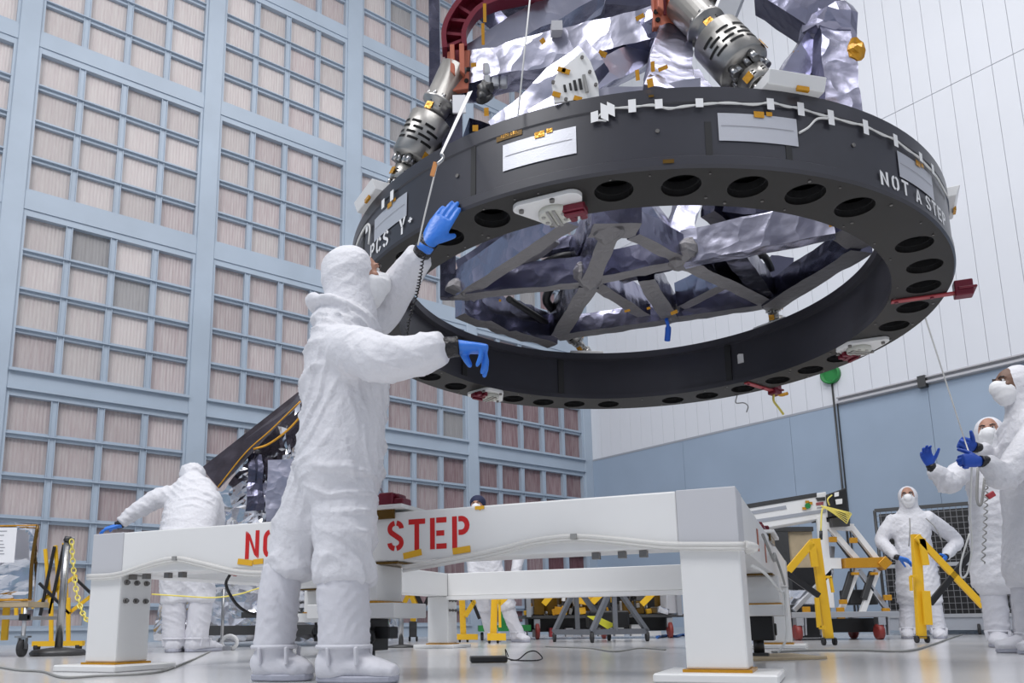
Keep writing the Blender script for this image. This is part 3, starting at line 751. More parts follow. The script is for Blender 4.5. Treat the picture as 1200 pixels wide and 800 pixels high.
# vibration-isolator struts ---------------------------------------------------
def strut(base, top, parent=None, lit=True, s=1.0):
    base, top = V(base), V(top); ax = top - base; L = ax.length; d = ax.normalized()
    x = d.cross(V((0, 1, 0))).normalized(); y = d.cross(x)
    if y.y > 0: y = -y; x = -x
    F = lambda t, r, a: base + d * (t * L) + (x * math.cos(a) + y * math.sin(a)) * r * s
    o = MB().lathe(base + d * (.26 * L), d, [(0, .062 * s), (.012, .098 * s), (.02, .105 * s), (.32 * L, .105 * s), (.325 * L, .098 * s), (.345 * L, .072 * s)], 32).obj('isolator_housing', 'machined', asm, world=True)
    MB().lathe(base + d * (.62 * L), d, [(0, .055 * s), (.03 * L, .062 * s), (.07 * L, .064 * s), (.08 * L, .085 * s), (.10 * L, .085 * s), (.10 * L, .075 * s), (.36 * L, .078 * s), (.37 * L, .06 * s)], 28).obj('upper_cylinder', 'dark_metal' if not lit else 'machined', o, world=True)  # unlit far struts get a dark metal, shade put into the colour
    MB().lathe(base + d * (.10 * L), d, [(0, .055 * s), (.01 * L, .06 * s), (.10 * L, .062 * s), (.105 * L, .05 * s), (.16 * L, .055 * s)], 24).obj('lower_collar', 'machined', o, world=True)
    MB().lathe(base + d * (.02 * L), d, [(0, .075 * s), (.02 * L, .07 * s), (.03 * L, .045 * s), (.085 * L, .04 * s)], 20).obj('foot_flange', 'machined', o, world=True)
    # curved slots cut in the housing
    b = MB()
    for (t, a0, a1) in ((.36, .5, 1.0), (.36, 1.15, 1.7), (.36, 1.85, 2.4), (.40, .2, .75), (.40, .95, 1.45), (.40, 1.6, 2.2), (.44, .5, 1.0), (.44, 1.2, 1.7), (.44, 1.9, 2.5), (.48, .3, .8), (.48, 1.0, 1.5), (.48, 1.7, 2.2)):
        m = 5
        for i in range(m):
            q0, q1 = a0 + (a1 - a0) * i / m, a0 + (a1 - a0) * (i + 1) / m
            b.poly([F(t, .1062, q0), F(t, .1062, q1), F(t + .018, .1062, q1), F(t + .018, .1062, q0)])
    b.obj('housing_slot', 'hole_black', o, world=True)
    b = MB()
    for t, a0 in ((.135, 1.0), (.155, 1.0), (.66, 1.1), (.675, 1.1)):
        b.poly([F(t, .0655, a0), F(t, .0655, a0 + .9), F(t + .009, .0655, a0 + .9), F(t + .009, .0655, a0)])
    b.obj('collar_slot', 'hole_black', o, world=True)
    bolts = []
    for k in range(10):
        a = 2 * PI * k / 10
        bolts += [(F(.70, .072, a), .03 * s, .011), (F(.215, .06, a), .04 * s, .012), (F(.045, .055, a), .03 * s, .009)]
    for k in range(5): bolts.append((F(.21, .075, 2 * PI * k / 5 + .4), .055 * L, .016))
    for p, l_, r_ in bolts: MB().cyl(p, p + d * l_, r_ * s, n=8).obj('clamp_bolt', 'steel', o, world=True)
    for t, a in ((.64, 1.2), (.14, .7), (.30, 2.4)):
        p = F(t, .066 if t != .30 else .106, a); n_ = (p - F(t, 0, a)).normalized()
        b = MB(); e = d; g = n_.cross(e); b.prism([p + e * (i * .018) + g * (j * .018) for i, j in ((-1, -1), (1, -1), (1, 1), (-1, 1))], .003, n_); b.obj('amber_tape', 'kapton', o, world=True)
    return o
def pad(deg):
    b = MB(); c = rp(deg, 1.45, RH); e1 = (rp(deg + 1, 1.45, RH) - rp(deg - 1, 1.45, RH)).normalized(); e2 = (rp(deg, 1.6, RH) - c).normalized()
    Mx = Matrix((e1, e2, RN)).transposed().to_4x4(); Mx.translation = c
    b.hexa([Mx @ V(q) for q in ((-.12, -.10, 0), (.12, -.10, 0), (.12, .13, 0), (-.12, .13, 0), (-.12, -.10, .05), (.12, -.10, .05), (.12, .15, .05), (-.12, .15, .05))])
    o = b.obj('strut_pad', 'white_paint', asm, world=True, bevel=.003)
    MB().box(.0, .05, .125, .137, -.012, .006, Mx).obj('amber_tape', 'kapton', o, world=True)
    MB().lathe(c + RN * .05, RN, [(0, .06), (.03, .055), (.06, .04)], 16).obj('pad_boss', 'machined', o, world=True)
for dg in (-78.5, -152.5, -27, 36, 91, 153): pad(dg)
top_R = atz(797, 6, ZU + .02) + V((0, -.02, 0))
strut(rp(-79, 1.44, RH + .06), top_R)
strut(rp(-152, 1.44, RH + .06), T1 + V((-.05, -.08, .02)))
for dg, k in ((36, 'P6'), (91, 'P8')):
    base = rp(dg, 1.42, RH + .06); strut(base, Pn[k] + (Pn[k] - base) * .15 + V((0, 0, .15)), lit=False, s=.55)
# clutter at the head of the right strut
b = MB(); c = top_R + V((.13, .05, .02))
for k in range(9): b.cyl(c + V((fz.uniform(-.07, .07), fz.uniform(-.05, .05), fz.uniform(-.08, .08))), c + V((fz.uniform(-.09, .09), fz.uniform(-.06, .0), fz.uniform(-.1, .1))), fz.uniform(.012, .03), n=10)
b.obj('latch_mechanism', 'machined', asm, world=True)
b = MB(); b.box(-.05, .06, -.04, .04, -.09, .09, Matrix.Translation(atz(850, 12, 2.85)) @ Matrix.Rotation(.4, 4, 'Y')); b.obj('latch_plate', 'aluminium', asm, world=True, bevel=.012)
b = MB()
c = T1 + V((.07, -.12, -.06))
for i in range(2):
    for j in range(3): b.box(-.018, .018, -.018, .018, -.03, .03, Matrix.Translation(c + V((.02 + .04 * j, 0, .03 - .065 * i))))
b.obj('cleat_block', 'aluminium', asm, world=True, bevel=.006)
b = MB()
for k in range(6): b.cyl(c + V((fz.uniform(-.05, .05), 0, fz.uniform(-.15, -.05))), c + V((fz.uniform(-.06, .06), -.02, fz.uniform(-.2, -.03))), fz.uniform(.012, .025), n=8)
b.obj('latch_mechanism', 'dark_metal', asm, world=True)

# red lifting brackets
def clamp_plate(quad, Y):
    a, b_, c, d = [at(x, y, Y) for x, y in quad]      # tl, tr, br, bl
    e = (b_ - a); u = (d - a); n_ = e.cross(u).normalized()
    if n_.y > 0: n_ = -n_
    m = MB(); m.prism([a, b_, c, d], .03, -n_)
    o = m.obj('lifting_clamp', 'clamp_salmon', asm, world=True, bevel=.003)
    Pq = lambda s, t: a + e * s + u * t
    for (s0, s1) in ((.12, .32), (.52, .74)):
        m = MB(); m.prism([Pq(s0, -.05), Pq(s1, -.05), Pq(s1, .72), Pq(s0, .62)], .035, n_); m.obj('clamp_rib', 'clamp_salmon', o, world=True, bevel=.003)
    m = MB(); m.prism([Pq(.33, 0), Pq(.51, 0), Pq(.47, .7), Pq(.38, .7)], .004, n_); m.obj('clamp_recess', 'clamp_red', o, world=True)
    m = MB()
    for s_, t in ((.16, .82), (.8, .78), (.9, .5), (.1, .62)): m.cyl(Pq(s_, t), Pq(s_, t) + n_ * .006, .011, n=10)
    m.obj('clamp_hole', 'hole_black', o, world=True)
clamp_plate([(524, 60), (551, 58), (549, 104), (525, 107)], 3.45)
clamp_plate([(764, -14), (796, -14), (794, 29), (766, 32)], 3.12)
def red_arch(pxs, Y, wd):
    c = spline([at(x, y, Y) for x, y in pxs], 5); N = len(c)
    f = V((0, 1, 0)); L, R = [], []
    for i, p in enumerate(c):
        t = (c[min(N - 1, i + 1)] - c[max(0, i - 1)]).normalized(); s_ = t.cross(f).normalized()
        L.append(p + s_ * wd); R.append(p - s_ * wd)
    b = MB()
    for i in range(N - 1): b.hexa([L[i], L[i + 1], R[i + 1], R[i]] + [q + f * .02 for q in (L[i], L[i + 1], R[i + 1], R[i])])
    o = b.obj('arch_web', 'clamp_red', asm, world=True, label='dark red lifting arch')
    for side in (L, R):
        b = MB()
        for i in range(N - 1):
            n0 = (side[i] - c[i]).normalized() * .012; n1 = (side[i + 1] - c[i + 1]).normalized() * .012
            b.hexa([side[i] - n0, side[i + 1] - n1, side[i + 1] + n1, side[i] + n0] + [] + [q - f * .07 for q in (side[i] - n0, side[i + 1] - n1, side[i + 1] + n1, side[i] + n0)])
        b.obj('arch_flange', 'clamp_red', o, world=True)
    for i in range(1, N - 1, 4):
        b = MB().beam(L[i] - f * .025, R[min(N - 1, i + (2 if i % 8 == 1 else 0))] - f * .025, .05, .016, (c[i + 1] - c[i - 1])); b.obj('arch_rib', 'clamp_red', o, world=True)
red_arch([(533, 66), (532, 48), (538, 32), (552, 14), (575, 2), (610, -6), (640, -12)], 3.5, .048)
# red bracket legs seen behind the right foot of the truss
MB().beam(at(962, 95, 3.6), at(957, 118, 3.6), .06, .05, (0, 1, 0)).obj('rear_bracket', 'clamp_red', asm, world=True)
MB().beam(rp(-57.5, 1.38, RH - .01), rp(-62, 1.30, RH + .16), .05, .05, (0, 1, 0)).obj('rear_bracket', 'clamp_red', asm, world=True)
# white instrument plate with dark slots, standing on the ring
PY = 2.815
q = [(650, 120), (647, 98), (654, 84), (683, 60), (692, 72), (701, 96), (702, 114)]
b = MB(); b.prism([at(x, y, PY) for x, y in q], .012, (0, 1, 0)); ip = b.obj('connector_plate', 'white_paint', asm, world=True)
for (x, y, h, ww) in ((662, 104, .034, .010), (668.5, 102, .034, .009), (674, 100.5, .048, .012), (680, 99, .05, .012)):
    p = at(x, y, PY - .004); MB().box(-ww / 2, ww / 2, -.004, 0, -h / 2, h / 2, Matrix.Translation(p) @ Matrix.Rotation(-.12, 4, 'Y')).obj('connector_slot', 'black_plastic', ip, world=True, bevel=.003)
MB().beam(at(684, 88, PY - .01), at(688, 108, PY - .01), .012, .01, (0, 1, 0)).obj('latch_strip', 'machined', ip, world=True)
for (x, y) in ((663, 84), (658, 82), (652, 111), (677, 116)):
    p = at(x, y, PY - .004); MB().box(-.016, .016, -.004, 0, -.010, .010, Matrix.Translation(p) @ Matrix.Rotation(.3, 4, 'Y')).obj('amber_tape', 'kapton', ip, world=True)
for (x, y) in ((682, 68), (648, 97), (663, 117), (691, 85), (698, 100)):
    p = at(x, y, PY - .004); MB().cyl(p, p - V((0, .008, 0)), .007, n=8).obj('plate_screw', 'bolt_steel', ip, world=True)
p = at(652, 36, 3.3); MB().box(-.025, .025, -.03, .02, -.02, .03, Matrix.Translation(p)).obj('sensor_cube', 'grey_paint', asm, world=True)
p = at(976, 21, 3.3); MB().box(-.016, .016, -.01, .01, -.02, .02, Matrix.Translation(p)).obj('paper_tag', 'strip_white', asm, world=True)
p = at(988, 33, 3.3); MB().box(-.016, .016, -.02, .02, -.02, .02, Matrix.Translation(p)).obj('black_sensor', 'black_plastic', asm, world=True)
p = at(538, 123, 3.35); MB().box(-.03, .03, -.01, .0, -.045, .045, Matrix.Translation(p)).obj('paper_label', 'paper', asm, world=True)

# cords hanging from the assembly
tl = thing('tag_line', 'white strap and thin string running from the truss down to the raised blue glove', 'rope', at(510, 190, 2.95))
S0, S1, S2 = at(551, 107, 3.25), at(517, 180, 2.72), at(512, 193, 2.72)
b = MB(); 
for p, q_, w0, w1 in ((S0, S0.lerp(S1, .5), .024, .018), (S0.lerp(S1, .5), S1, .018, .012)):
    e = V((.9, .1, .4)).normalized(); b.hexa([p - e * w0 / 2, q_ - e * w1 / 2, q_ + e * w1 / 2, p + e * w0 / 2] + [k_ + V((0, .004, 0)) for k_ in (p - e * w0 / 2, q_ - e * w1 / 2, q_ + e * w1 / 2, p + e * w0 / 2)])
b.obj('strap', 'strip_white', tl, world=True)
MB().tube(spline([S1, S1 + V((.008, 0, -.02)), S2], 4), .007, 8).obj('hook', 'steel', tl, world=True)
MB().box(-.008, .008, -.004, .004, -.035, .02, Matrix.Translation(at(509, 196, 2.72)) @ Matrix.Rotation(.25, 4, 'Y')).obj('orange_tag', mat('tag_orange', (.62, .26, .08), .6), tl, world=True)
MB().tube(spline([S2, at(505, 222, 2.75), at(497, 255, 2.82), at(490, 287, 2.93)], 6), .0035, 6).obj('string', 'cord_white', tl, world=True)
hc = thing('hanging_cord', 'thin white cord hanging straight down in front of the silver foil beams', 'rope', at(607, 133, 2.84))
MB().tube([at(624, -30, 2.95), at(607, 136, 2.86)], .0035, 6).obj('cord', 'cord_white', hc, world=True)

# ---------------------------------------------------------------- low white support stand
SL = (-1.86345, 4.10858, 0); SA = -0.42138
LX, LY, LW, ZB0, ZB1, ZB2 = 3.1247, 4.0518, 0.2073, 0.032, 0.470, 0.677
st = thing('support_stand', 'low white square support stand with red stencil lettering on its beam', 'stand', SL, SA)
def stand_beam(a, b, c, d, ends=True):
    o = MB().box(a, b, c, d, ZB1, ZB2).obj('beam', 'white_paint', st, bevel=.006, seg=2)
    return o
fb = stand_beam(LW + .001, LX - LW - .001, 0, LW)
stand_beam(LW + .001, LX - LW - .001, LY - LW, LY)
stand_beam(0, LW, LW + .001, LY - LW - .001); stand_beam(LX - LW, LX, LW + .001, LY - LW - .001)
# lower lip under the far beam
MB().box(LW, LX - LW, LY - LW - .03, LY, ZB1 - .035, ZB1 - .002).obj('beam_flange', 'white_paint', st)
for x in (0, LX - LW):
    for y in (0, LY - LW):
        MB().box(x - .001, x + LW + .001, y - .001, y + LW + .001, ZB1, ZB2 + .002).obj('corner_cap', 'grey_paint' if x == 0 else 'cap_grey', st, bevel=.003) if 'cap_grey' in MATS else MB().box(x - .001, x + LW + .001, y - .001, y + LW + .001, ZB1, ZB2 + .002).obj('corner_cap', mat('cap_grey', (.56, .565, .59), .45) and 'cap_grey', st, bevel=.003)
        lg = MB().box(x, x + LW, y, y + LW, ZB0 + .01, ZB1 - .001).obj('leg', 'white_paint', st, bevel=.008, seg=2)
        MB().box(x - .012, x + LW + .012, y - .012, y + LW + .012, ZB0, ZB0 + .010).obj('tape_edge', 'kapton', lg)
        MB().box(x - .10, x + LW + .10, y - .10, y + LW + .10, 0, ZB0).obj('base_plate', 'white_paint', lg, bevel=.006)
        b = MB()
        if x == 0:
            for i in range(3):
                for z in (.43, .34): b.cyl((LW, y + .035 + .065 * i, z), (LW + .012, y + .035 + .065 * i, z), .013, n=12); b.cyl((LW + .012, y + .035 + .065 * i, z), (LW + .022, y + .035 + .065 * i, z), .008, n=8)
            b.obj('leg_bolts', 'bolt_steel', lg)
# bolt pairs under the front beam and the far beam
for xs, y0 in (((.24, .33, .47, .56, 2.60, 2.70, 2.78), .03), ((.3, .4, .5, 1.6, 1.7), LY - LW + .02)):
    for x in xs:
        MB().box(x - .014, x + .014, y0, y0 + .03, ZB1 - .026, ZB1 - .001).obj('bolt_head', 'bolt_steel', st)
def front(u, z, y=-.0012): return V((u, y, z))
for txt, x0 in (('NOT', .968), ('A', 1.36), ('STEP', 1.715)):
    for i, ch in enumerate(txt):
        letter('stencil_letter', ch, lambda u, v_: front(x0 + .1005 * i + u / .6 * .078, .511 + v_ * .130), 'stencil_red', st, world=False)
def ytape(x, z, w, h, rot):
    Mx = Matrix.Translation(V((x, -.003, z))) @ Matrix.Rotation(rot, 4, 'Y')
    MB().box(-w / 2, w / 2, -.001, .002, -h / 2, h / 2, Mx).obj('yellow_tape', 'tape_yellow', st)
ytape(.972, .497, .085, .026, .14); ytape(1.045, .497, .055, .024, -.05); ytape(1.835, .495, .085, .026, -.17); ytape(2.058, .501, .078, .026, -.1); ytape(2.14, .669, .04, .014, 0)
MB().prism([front(2.118, ZB2 - .001, -.002), front(2.162, ZB2 - .001, -.002), front(2.142, ZB2 - .02, -.002)], .001, (0, -1, 0)).obj('yellow_tape', 'tape_yellow', st)
# thin white film hose draped along the beams
for pts in ([(.0, -.02, .467), (.2, -.02, .47), (.42, -.02, .515), (.575, -.02, .532), (.72, -.02, .505), (.95, -.02, .455), (1.2, -.02, .44), (1.6, -.02, .435)],
            [(1.80, -.02, .44), (2.0, -.02, .462), (2.2, -.02, .49), (2.38, -.02, .523), (2.53, -.02, .53), (2.68, -.02, .513), (2.86, -.02, .485), (3.0, -.02, .475), (LX + .02, -.02, .468)]):
    sp = spline(pts, 6)
    for dz, r in ((0, .010), (-.014, .007)):
        MB().tube([p + V((0, 0, dz)) for p in sp], r, 8).obj('film_hose', 'strap_film', st)
for x, z in ((.575, .53), (2.535, .528)): MB().box(x - .012, x + .012, -.036, -.028, z - .01, z + .01).obj('hose_clip', 'cord_grey', st)
MB().tube(spline([(LX + .02, -.02, .468), (LX + .05, .02, .46), (LX + .02, .06, .45)], 4), .014, 8).obj('film_hose', 'strap_film', st)
# jacking brackets half way along the front, right and left sides
def bracket(Mx, with_front=True):
    g = lambda m: m.bm.transform(Mx)
    def put(m, name, mt, parent=st, **k): g(m); return m.obj(name, mt, parent, **k)
    blk = put(MB().box(-.12, .12, -.03, LW - .015, .305, ZB1 - .012), 'bracket_block', 'white_paint', bevel=.004)
    put(MB().box(-.205, .205, -.006, LW - .01, ZB1 - .012, ZB1 - .002), 'amber_band', 'kapton_dark', blk)
    put(MB().box(-.125, .125, -.034, LW - .01, .298, .306), 'amber_band', 'kapton', blk)
    pl_ = put(MB().box(-.215, .215, -.05, LW + .035, .235, .297), 'jack_plate', 'white_paint', bevel=.004)
    put(MB().box(-.24, .24, -.035, LW + .03, ZB2 + .012, ZB2 + .03), 'clamp_plate', 'white_paint', bevel=.003)
    put(MB().box(-.19, .19, -.012, -.003, ZB2 - .028, ZB2 + .012), 'amber_band', 'kapton_dark')
    rc = put(MB().box(-.2, .215, .02, .10, ZB2 + .03, ZB2 + .065).box(-.16, .19, .03, .10, ZB2 + .065, ZB2 + .085).box(.10, .17, .01, .11, ZB2 + .03, ZB2 + .09), 'red_clamp', 'clamp_red', bevel=.005, label='dark red clamp')
    put(MB().box(-.10, .06, .02, .18, .100, .234).box(.05, .13, .06, .14, .15, .20).cyl((.05, .01, .16), (.05, .03, .16), .035, n=16), 'jack_motor', 'black_plastic', pl_, bevel=.004)
    put(MB().cyl((0, .11, .03), (0, .11, .12), .03, n=12).box(-.05, .05, .06, .16, .0, .03), 'jack_screw', 'dark_metal', pl_)
bracket(Matrix.Translation((LX / 2, 0, 0)))
bracket(Matrix.Translation((LX, LY / 2, 0)) @ Matrix.Rotation(PI / 2, 4, 'Z'))
bracket(Matrix.Translation((0, LY / 2, 0)) @ Matrix.Rotation(-PI / 2, 4, 'Z'))
# loose wire on the right-hand bracket and amber streaks on the right beam
MB().tube(spline([(LX + .03, .1, .40), (LX + .05, .5, .39), (LX + .06, 1.3, .35), (LX + .06, 1.8, .36), (LX + .06, 1.75, .25), (LX + .06, 1.55, .12), (LX + .02, 1.5, .05)], 5), .006, 6).obj('ground_wire', 'cord_white', st)
MB().tube(spline([(LX + .02, 1.0, .60), (LX + .03, 1.6, .52), (LX + .02, 1.9, .58), (LX + .03, 2.3, .50), (LX + .02, 2.9, .45)], 5), .008, 6).obj('ground_wire', 'cord_grey', st)
MB().box(LX + .001, LX + .004, .9, .95, .52, .62).box(LX + .001, LX + .004, 1.4, 1.44, .5, .63).obj('amber_streak', 'clamp_salmon', st)

# ---------------------------------------------------------------- people in white clean-room suits
mat('suit', (0.73, 0.73, 0.765), 0.62, bump=(34, 0.42, 4), crease=(9, 0.22))
mat('suit_boot', (0.69, 0.69, 0.735), 0.6, bump=(30, 0.2, 4))
mat('sole', (0.42, 0.43, 0.50), 0.6)
mat('skin', (0.42, 0.22, 0.15), 0.5, var=(40, 0.08))
mat('skin_dark', (0.16, 0.085, 0.055), 0.5)
mat('eye', (0.03, 0.02, 0.018), 0.2)
mat('eye_white', (0.75, 0.73, 0.70), 0.3)
mat('mask_white', (0.84, 0.84, 0.85), 0.8, bump=(18, 0.15))
mat('glove_blue', (0.035, 0.20, 0.72), 0.38, bump=(70, 0.12))
mat('glove_deep', (0.012, 0.075, 0.45), 0.42, bump=(70, 0.12))
mat('cuff_black', (0.012, 0.011, 0.013), 0.18, bump=(90, 0.4))
mat('cap_navy', (0.012, 0.018, 0.06), 0.7)
mat('glasses', (0.02, 0.02, 0.02), 0.3)

def solid(mb, voxel, mname, name, parent, smooth=6, folds=None, label=None):
    """fuse the overlapping closed shells of mb into one skin, then crease it"""
    me = mb.mesh('tmp', [])
    o = bpy.data.objects.new('tmp', me); COL.objects.link(o)
    r = o.modifiers.new('r', 'REMESH'); r.mode = 'VOXEL'; r.voxel_size = voxel
    s = o.modifiers.new('s', 'SMOOTH'); s.factor = 0.5; s.iterations = smooth
    dg = bpy.context.evaluated_depsgraph_get()
    m2 = bpy.data.meshes.new_from_object(o.evaluated_get(dg)); m2.name = name
    bpy.data.objects.remove(o); bpy.data.meshes.remove(me)
    if folds:
        nn = [v.normal.copy() for v in m2.vertices]
        for v, n_ in zip(m2.vertices, nn): v.co += n_ * folds(v.co)
    m2.materials.clear(); m2.materials.append(MATS[mname])
    for p in m2.polygons: p.use_smooth = True
    if parent is not None: m2.transform(ROOTM[root_of(parent).name].inverted())
    return link(name, m2, parent, label)
def ell_loft(mb, secs, side, n=20):
    """secs: (centre, half width along side, half depth); closed tube with domed ends"""
    secs = [(V(c), a, b) for c, a, b in secs]
    N = len(secs); rings = []
    for i, (c, a, b) in enumerate(secs):
        d = (secs[min(N - 1, i + 1)][0] - secs[max(0, i - 1)][0]).normalized()
        x = V(side); x = (x - d * x.dot(d))
        x = x.normalized() if x.length > 1e-4 else d.orthogonal().normalized()
        y = d.cross(x)
        if i == 0:
            for t in (.35, .75): rings.append([mb.bm.verts.new(c - d * min(a, b) * .6 * (1 - t) + x * (a * math.sin(t * PI / 2) * math.cos(q)) + y * (b * math.sin(t * PI / 2) * math.sin(q))) for q in [2 * PI * k / n for k in range(n)]])
        rings.append([mb.bm.verts.new(c + x * (a * math.cos(q)) + y * (b * math.sin(q))) for q in [2 * PI * k / n for k in range(n)]])
        if i == N - 1:
            for t in (.75, .35): rings.append([mb.bm.verts.new(c + d * min(a, b) * .6 * (1 - t) + x * (a * math.sin(t * PI / 2) * math.cos(q)) + y * (b * math.sin(t * PI / 2) * math.sin(q))) for q in [2 * PI * k / n for k in range(n)]])
    for A, B in zip(rings, rings[1:]):
        for k in range(n): mb._face([A[k], A[(k + 1) % n], B[(k + 1) % n], B[k]])
    mb._face(rings[0][::-1]); mb._face(rings[-1])
def limb(mb, joints, radii, side, flat=1.0, n=16, per=4):
    """smooth tapered tube through joints"""
    J = [V(j) for j in joints]; pts = spline(J, per); rs = []
    for i in range(len(J) - 1):
        for k in range(per):
            t = k / per; t2 = t * t * (3 - 2 * t); rs.append(radii[i] * (1 - t2) + radii[i + 1] * t2)
    rs.append(radii[-1])
    ell_loft(mb, [(p, r, r * flat) for p, r in zip(pts, rs)], side, n)
def fold_fn(amp, seed, fx=9.0, head_z=None):
    """long soft creases: level lines of slanted, noise-bent waves, kept to patches"""
    off = V((seed * 3.1, seed * 1.7, seed * 0.9)); k = fx / 7.5
    dirs = ((V((.25, .15, 1)), 8.5), (V((.75, .35, .75)), 12.0), (V((-.75, .3, .8)), 13.0), (V((.5, .8, .5)), 10.0))
    def f(p):
        q = p * 1.0 + off
        w = noise.noise_vector(q * (2.6 * k)) * .16 / k + noise.noise_vector(q * (6.5 * k)) * .035 / k
        h = 0.0
        for n_, (d, fr) in enumerate(dirs):
            m = noise.noise(q * (3.2 * k) + V((n_ * 7.7, n_ * 3.3, 0))) * 1.7 + .18
            if m <= 0: continue
            ph = (p + w).dot(d) * fr * k + n_
            t = abs((ph % 1.0) - .5) * 2
            h += min(m, 1) * (max(0, 1 - t * 2.2) ** 1.4) * (1 if n_ < 3 else .6)
        A_ = amp if head_z is None or p.z < head_z - .06 else amp * max(.22, .22 + .78 * (head_z - p.z) / .06)
        return A_ * (h * .85 - .28) + A_ * .4 * noise.noise(q * (5.0 * k))
    return f
def hand(root, wrist, X, N, thumb, m='glove_blue', curl=(0.15, 0.2, 0.15), spread=0.08, size=1.0, tcurl=0.3, name='glove', cuff=True, tdir=None, tl=1.0):
    """palm, four fingers and a thumb; X finger direction, N the way the palm faces, thumb=+1/-1 side"""
    X = V(X).normalized(); N = V(N); N = (N - X * N.dot(X)).normalized(); S = N.cross(X) * thumb; W = V(wrist); s = size
    mb = MB()
    ell_loft(mb, [(W - X * .03 * s, .030 * s, .024 * s), (W + X * .005 * s, .031 * s, .023 * s), (W + X * .035 * s, .039 * s, .020 * s), (W + X * .075 * s, .043 * s, .017 * s), (W + X * .10 * s, .040 * s, .014 * s)], S, 18)
    for i, (o, L, r) in enumerate(((.032, .076, .0100), (.011, .086, .0102), (-.011, .080, .0098), (-.032, .062, .0088))):
        p = W + X * (.092 - (.008 if i in (0,) else 0.012 * (i == 3))) * s + S * o * s
        d = (X + S * (spread * (1.5 - i))).normalized(); pts = [p - d * .02 * s, p]; k = 0
        ang = 0
        for frac, c in zip((.46, .30, .24), curl):
            ang += c * (1 + .08 * i); dd = (d * math.cos(ang) + N * math.sin(ang)); p = p + dd * (L * frac * s); pts.append(p)
        mb.tube(pts, [r * 1.08 * s, r * 1.05 * s, r * s, r * .95 * s, r * .8 * s], 10)
        mb.ball(pts[-1], r * .8 * s, seg=10)
        for q in pts[1:-1]: mb.ball(q, r * 1.03 * s, seg=10)
    p0 = W + X * .022 * s + S * .022 * s; d1 = (X * .62 + S * .72 + N * .25).normalized() if tdir is None else V(tdir).normalized()
    p1 = p0 + d1 * .042 * s * tl; d2 = (d1 + X * .35 + N * tcurl).normalized(); p2 = p1 + d2 * .034 * s * tl; p3 = p2 + (d2 + X * .15 + N * tcurl * .5).normalized() * .026 * s * tl
    mb.tube([p0, p1, p2, p3], [.016 * s, .0135 * s, .0118 * s, .0095 * s], 10)
    for q, r in ((p1, .0133), (p2, .0118), (p3, .0095)): mb.ball(q, r * s, seg=10)
    g = solid(mb, .0038 * max(1, s), m, name, root, 3)
    return g
def head_parts(root, c, f, upv, face='skin', r=1.0, glasses=False, masked=True, eyes=True):
    """face with eyes, brows, nose under the hood, and a cloth mask"""
    f = V(f).normalized(); u = V(upv); u = (u - f * u.dot(f)).normalized(); s = u.cross(f)
    M = Matrix((s, f, u)).transposed()      # local x side, y forward, z up
    T = lambda x, y, z: V(c) + M @ (V((x, y, z)) * r)
    mb = MB(); mb.ball(T(0, .022, 0), 1, (.074 * r, .092 * r, .112 * r), 24, M)
    mb.ball(T(0, .06, -.065), 1, (.05 * r, .05 * r, .045 * r), 16, M)
    mb.tube([T(0, .108, .03), T(0, .118, .0), T(0, .126, -.026), T(0, .116, -.036)], [.010 * r, .012 * r, .016 * r, .012 * r], 10)   # nose
    for sx in (-1, 1): mb.ball(T(sx * .033, .098, .038), 1, (.024 * r, .012 * r, .008 * r), 10, M); mb.ball(T(sx * .045, .085, -.01), 1, (.022 * r, .018 * r, .018 * r), 10, M); mb.ball(T(sx * .075, .0, -.005), 1, (.01 * r, .022 * r, .032 * r), 10, M)
    mb.tube([T(-.022, .106, -.062), T(0, .113, -.06), T(.022, .106, -.062)], [.006 * r, .009 * r, .006 * r], 8)       # lips
    fo = solid(mb, .006 * r, face, 'face', root, 3)
    for sx in (-1, 1):
        MB().ball(T(sx * .032, .099, .020), .0120 * r, (1, .8, .75), 12, M).obj('eye', 'eye_white', fo, world=True)
        MB().ball(T(sx * .032, .107, .020), .0062 * r, (1, .6, 1), 10, M).obj('iris', 'eye', fo, world=True)
        MB().tube([T(sx * .015, .112, .036), T(sx * .033, .112, .043), T(sx * .05, .100, .038)], .0045 * r, 6).obj('eyebrow', 'eye', fo, world=True)
    if glasses:
        b = MB()
        for sx in (-1, 1): b.tube([T(sx * .033 + .022 * math.cos(t), .122, .016 + .018 * math.sin(t)) for t in [2 * PI * k / 14 for k in range(14)]], .0025 * r, 5, closed=True)
        b.tube([T(-.011, .124, .018), T(.011, .124, .018)], .0025 * r, 5)
        b.obj('glasses', 'glasses', root, world=True)
    if masked:
        mb = MB(); ell_loft(mb, [(T(0, .065, -.002), .060 * r, .062 * r), (T(0, .070, -.03), .072 * r, .070 * r), (T(0, .062, -.07), .068 * r, .066 * r), (T(0, .045, -.105), .050 * r, .05 * r)], s, 20)
        mb.ball(T(0, .116, -.026), 1, (.046 * r, .042 * r, .050 * r), 16, M)
        mk = solid(mb, .006 * r, 'mask_white', 'face_mask', root, 4, fold_fn(.004 * r, 3.3, 22))
    return T, M
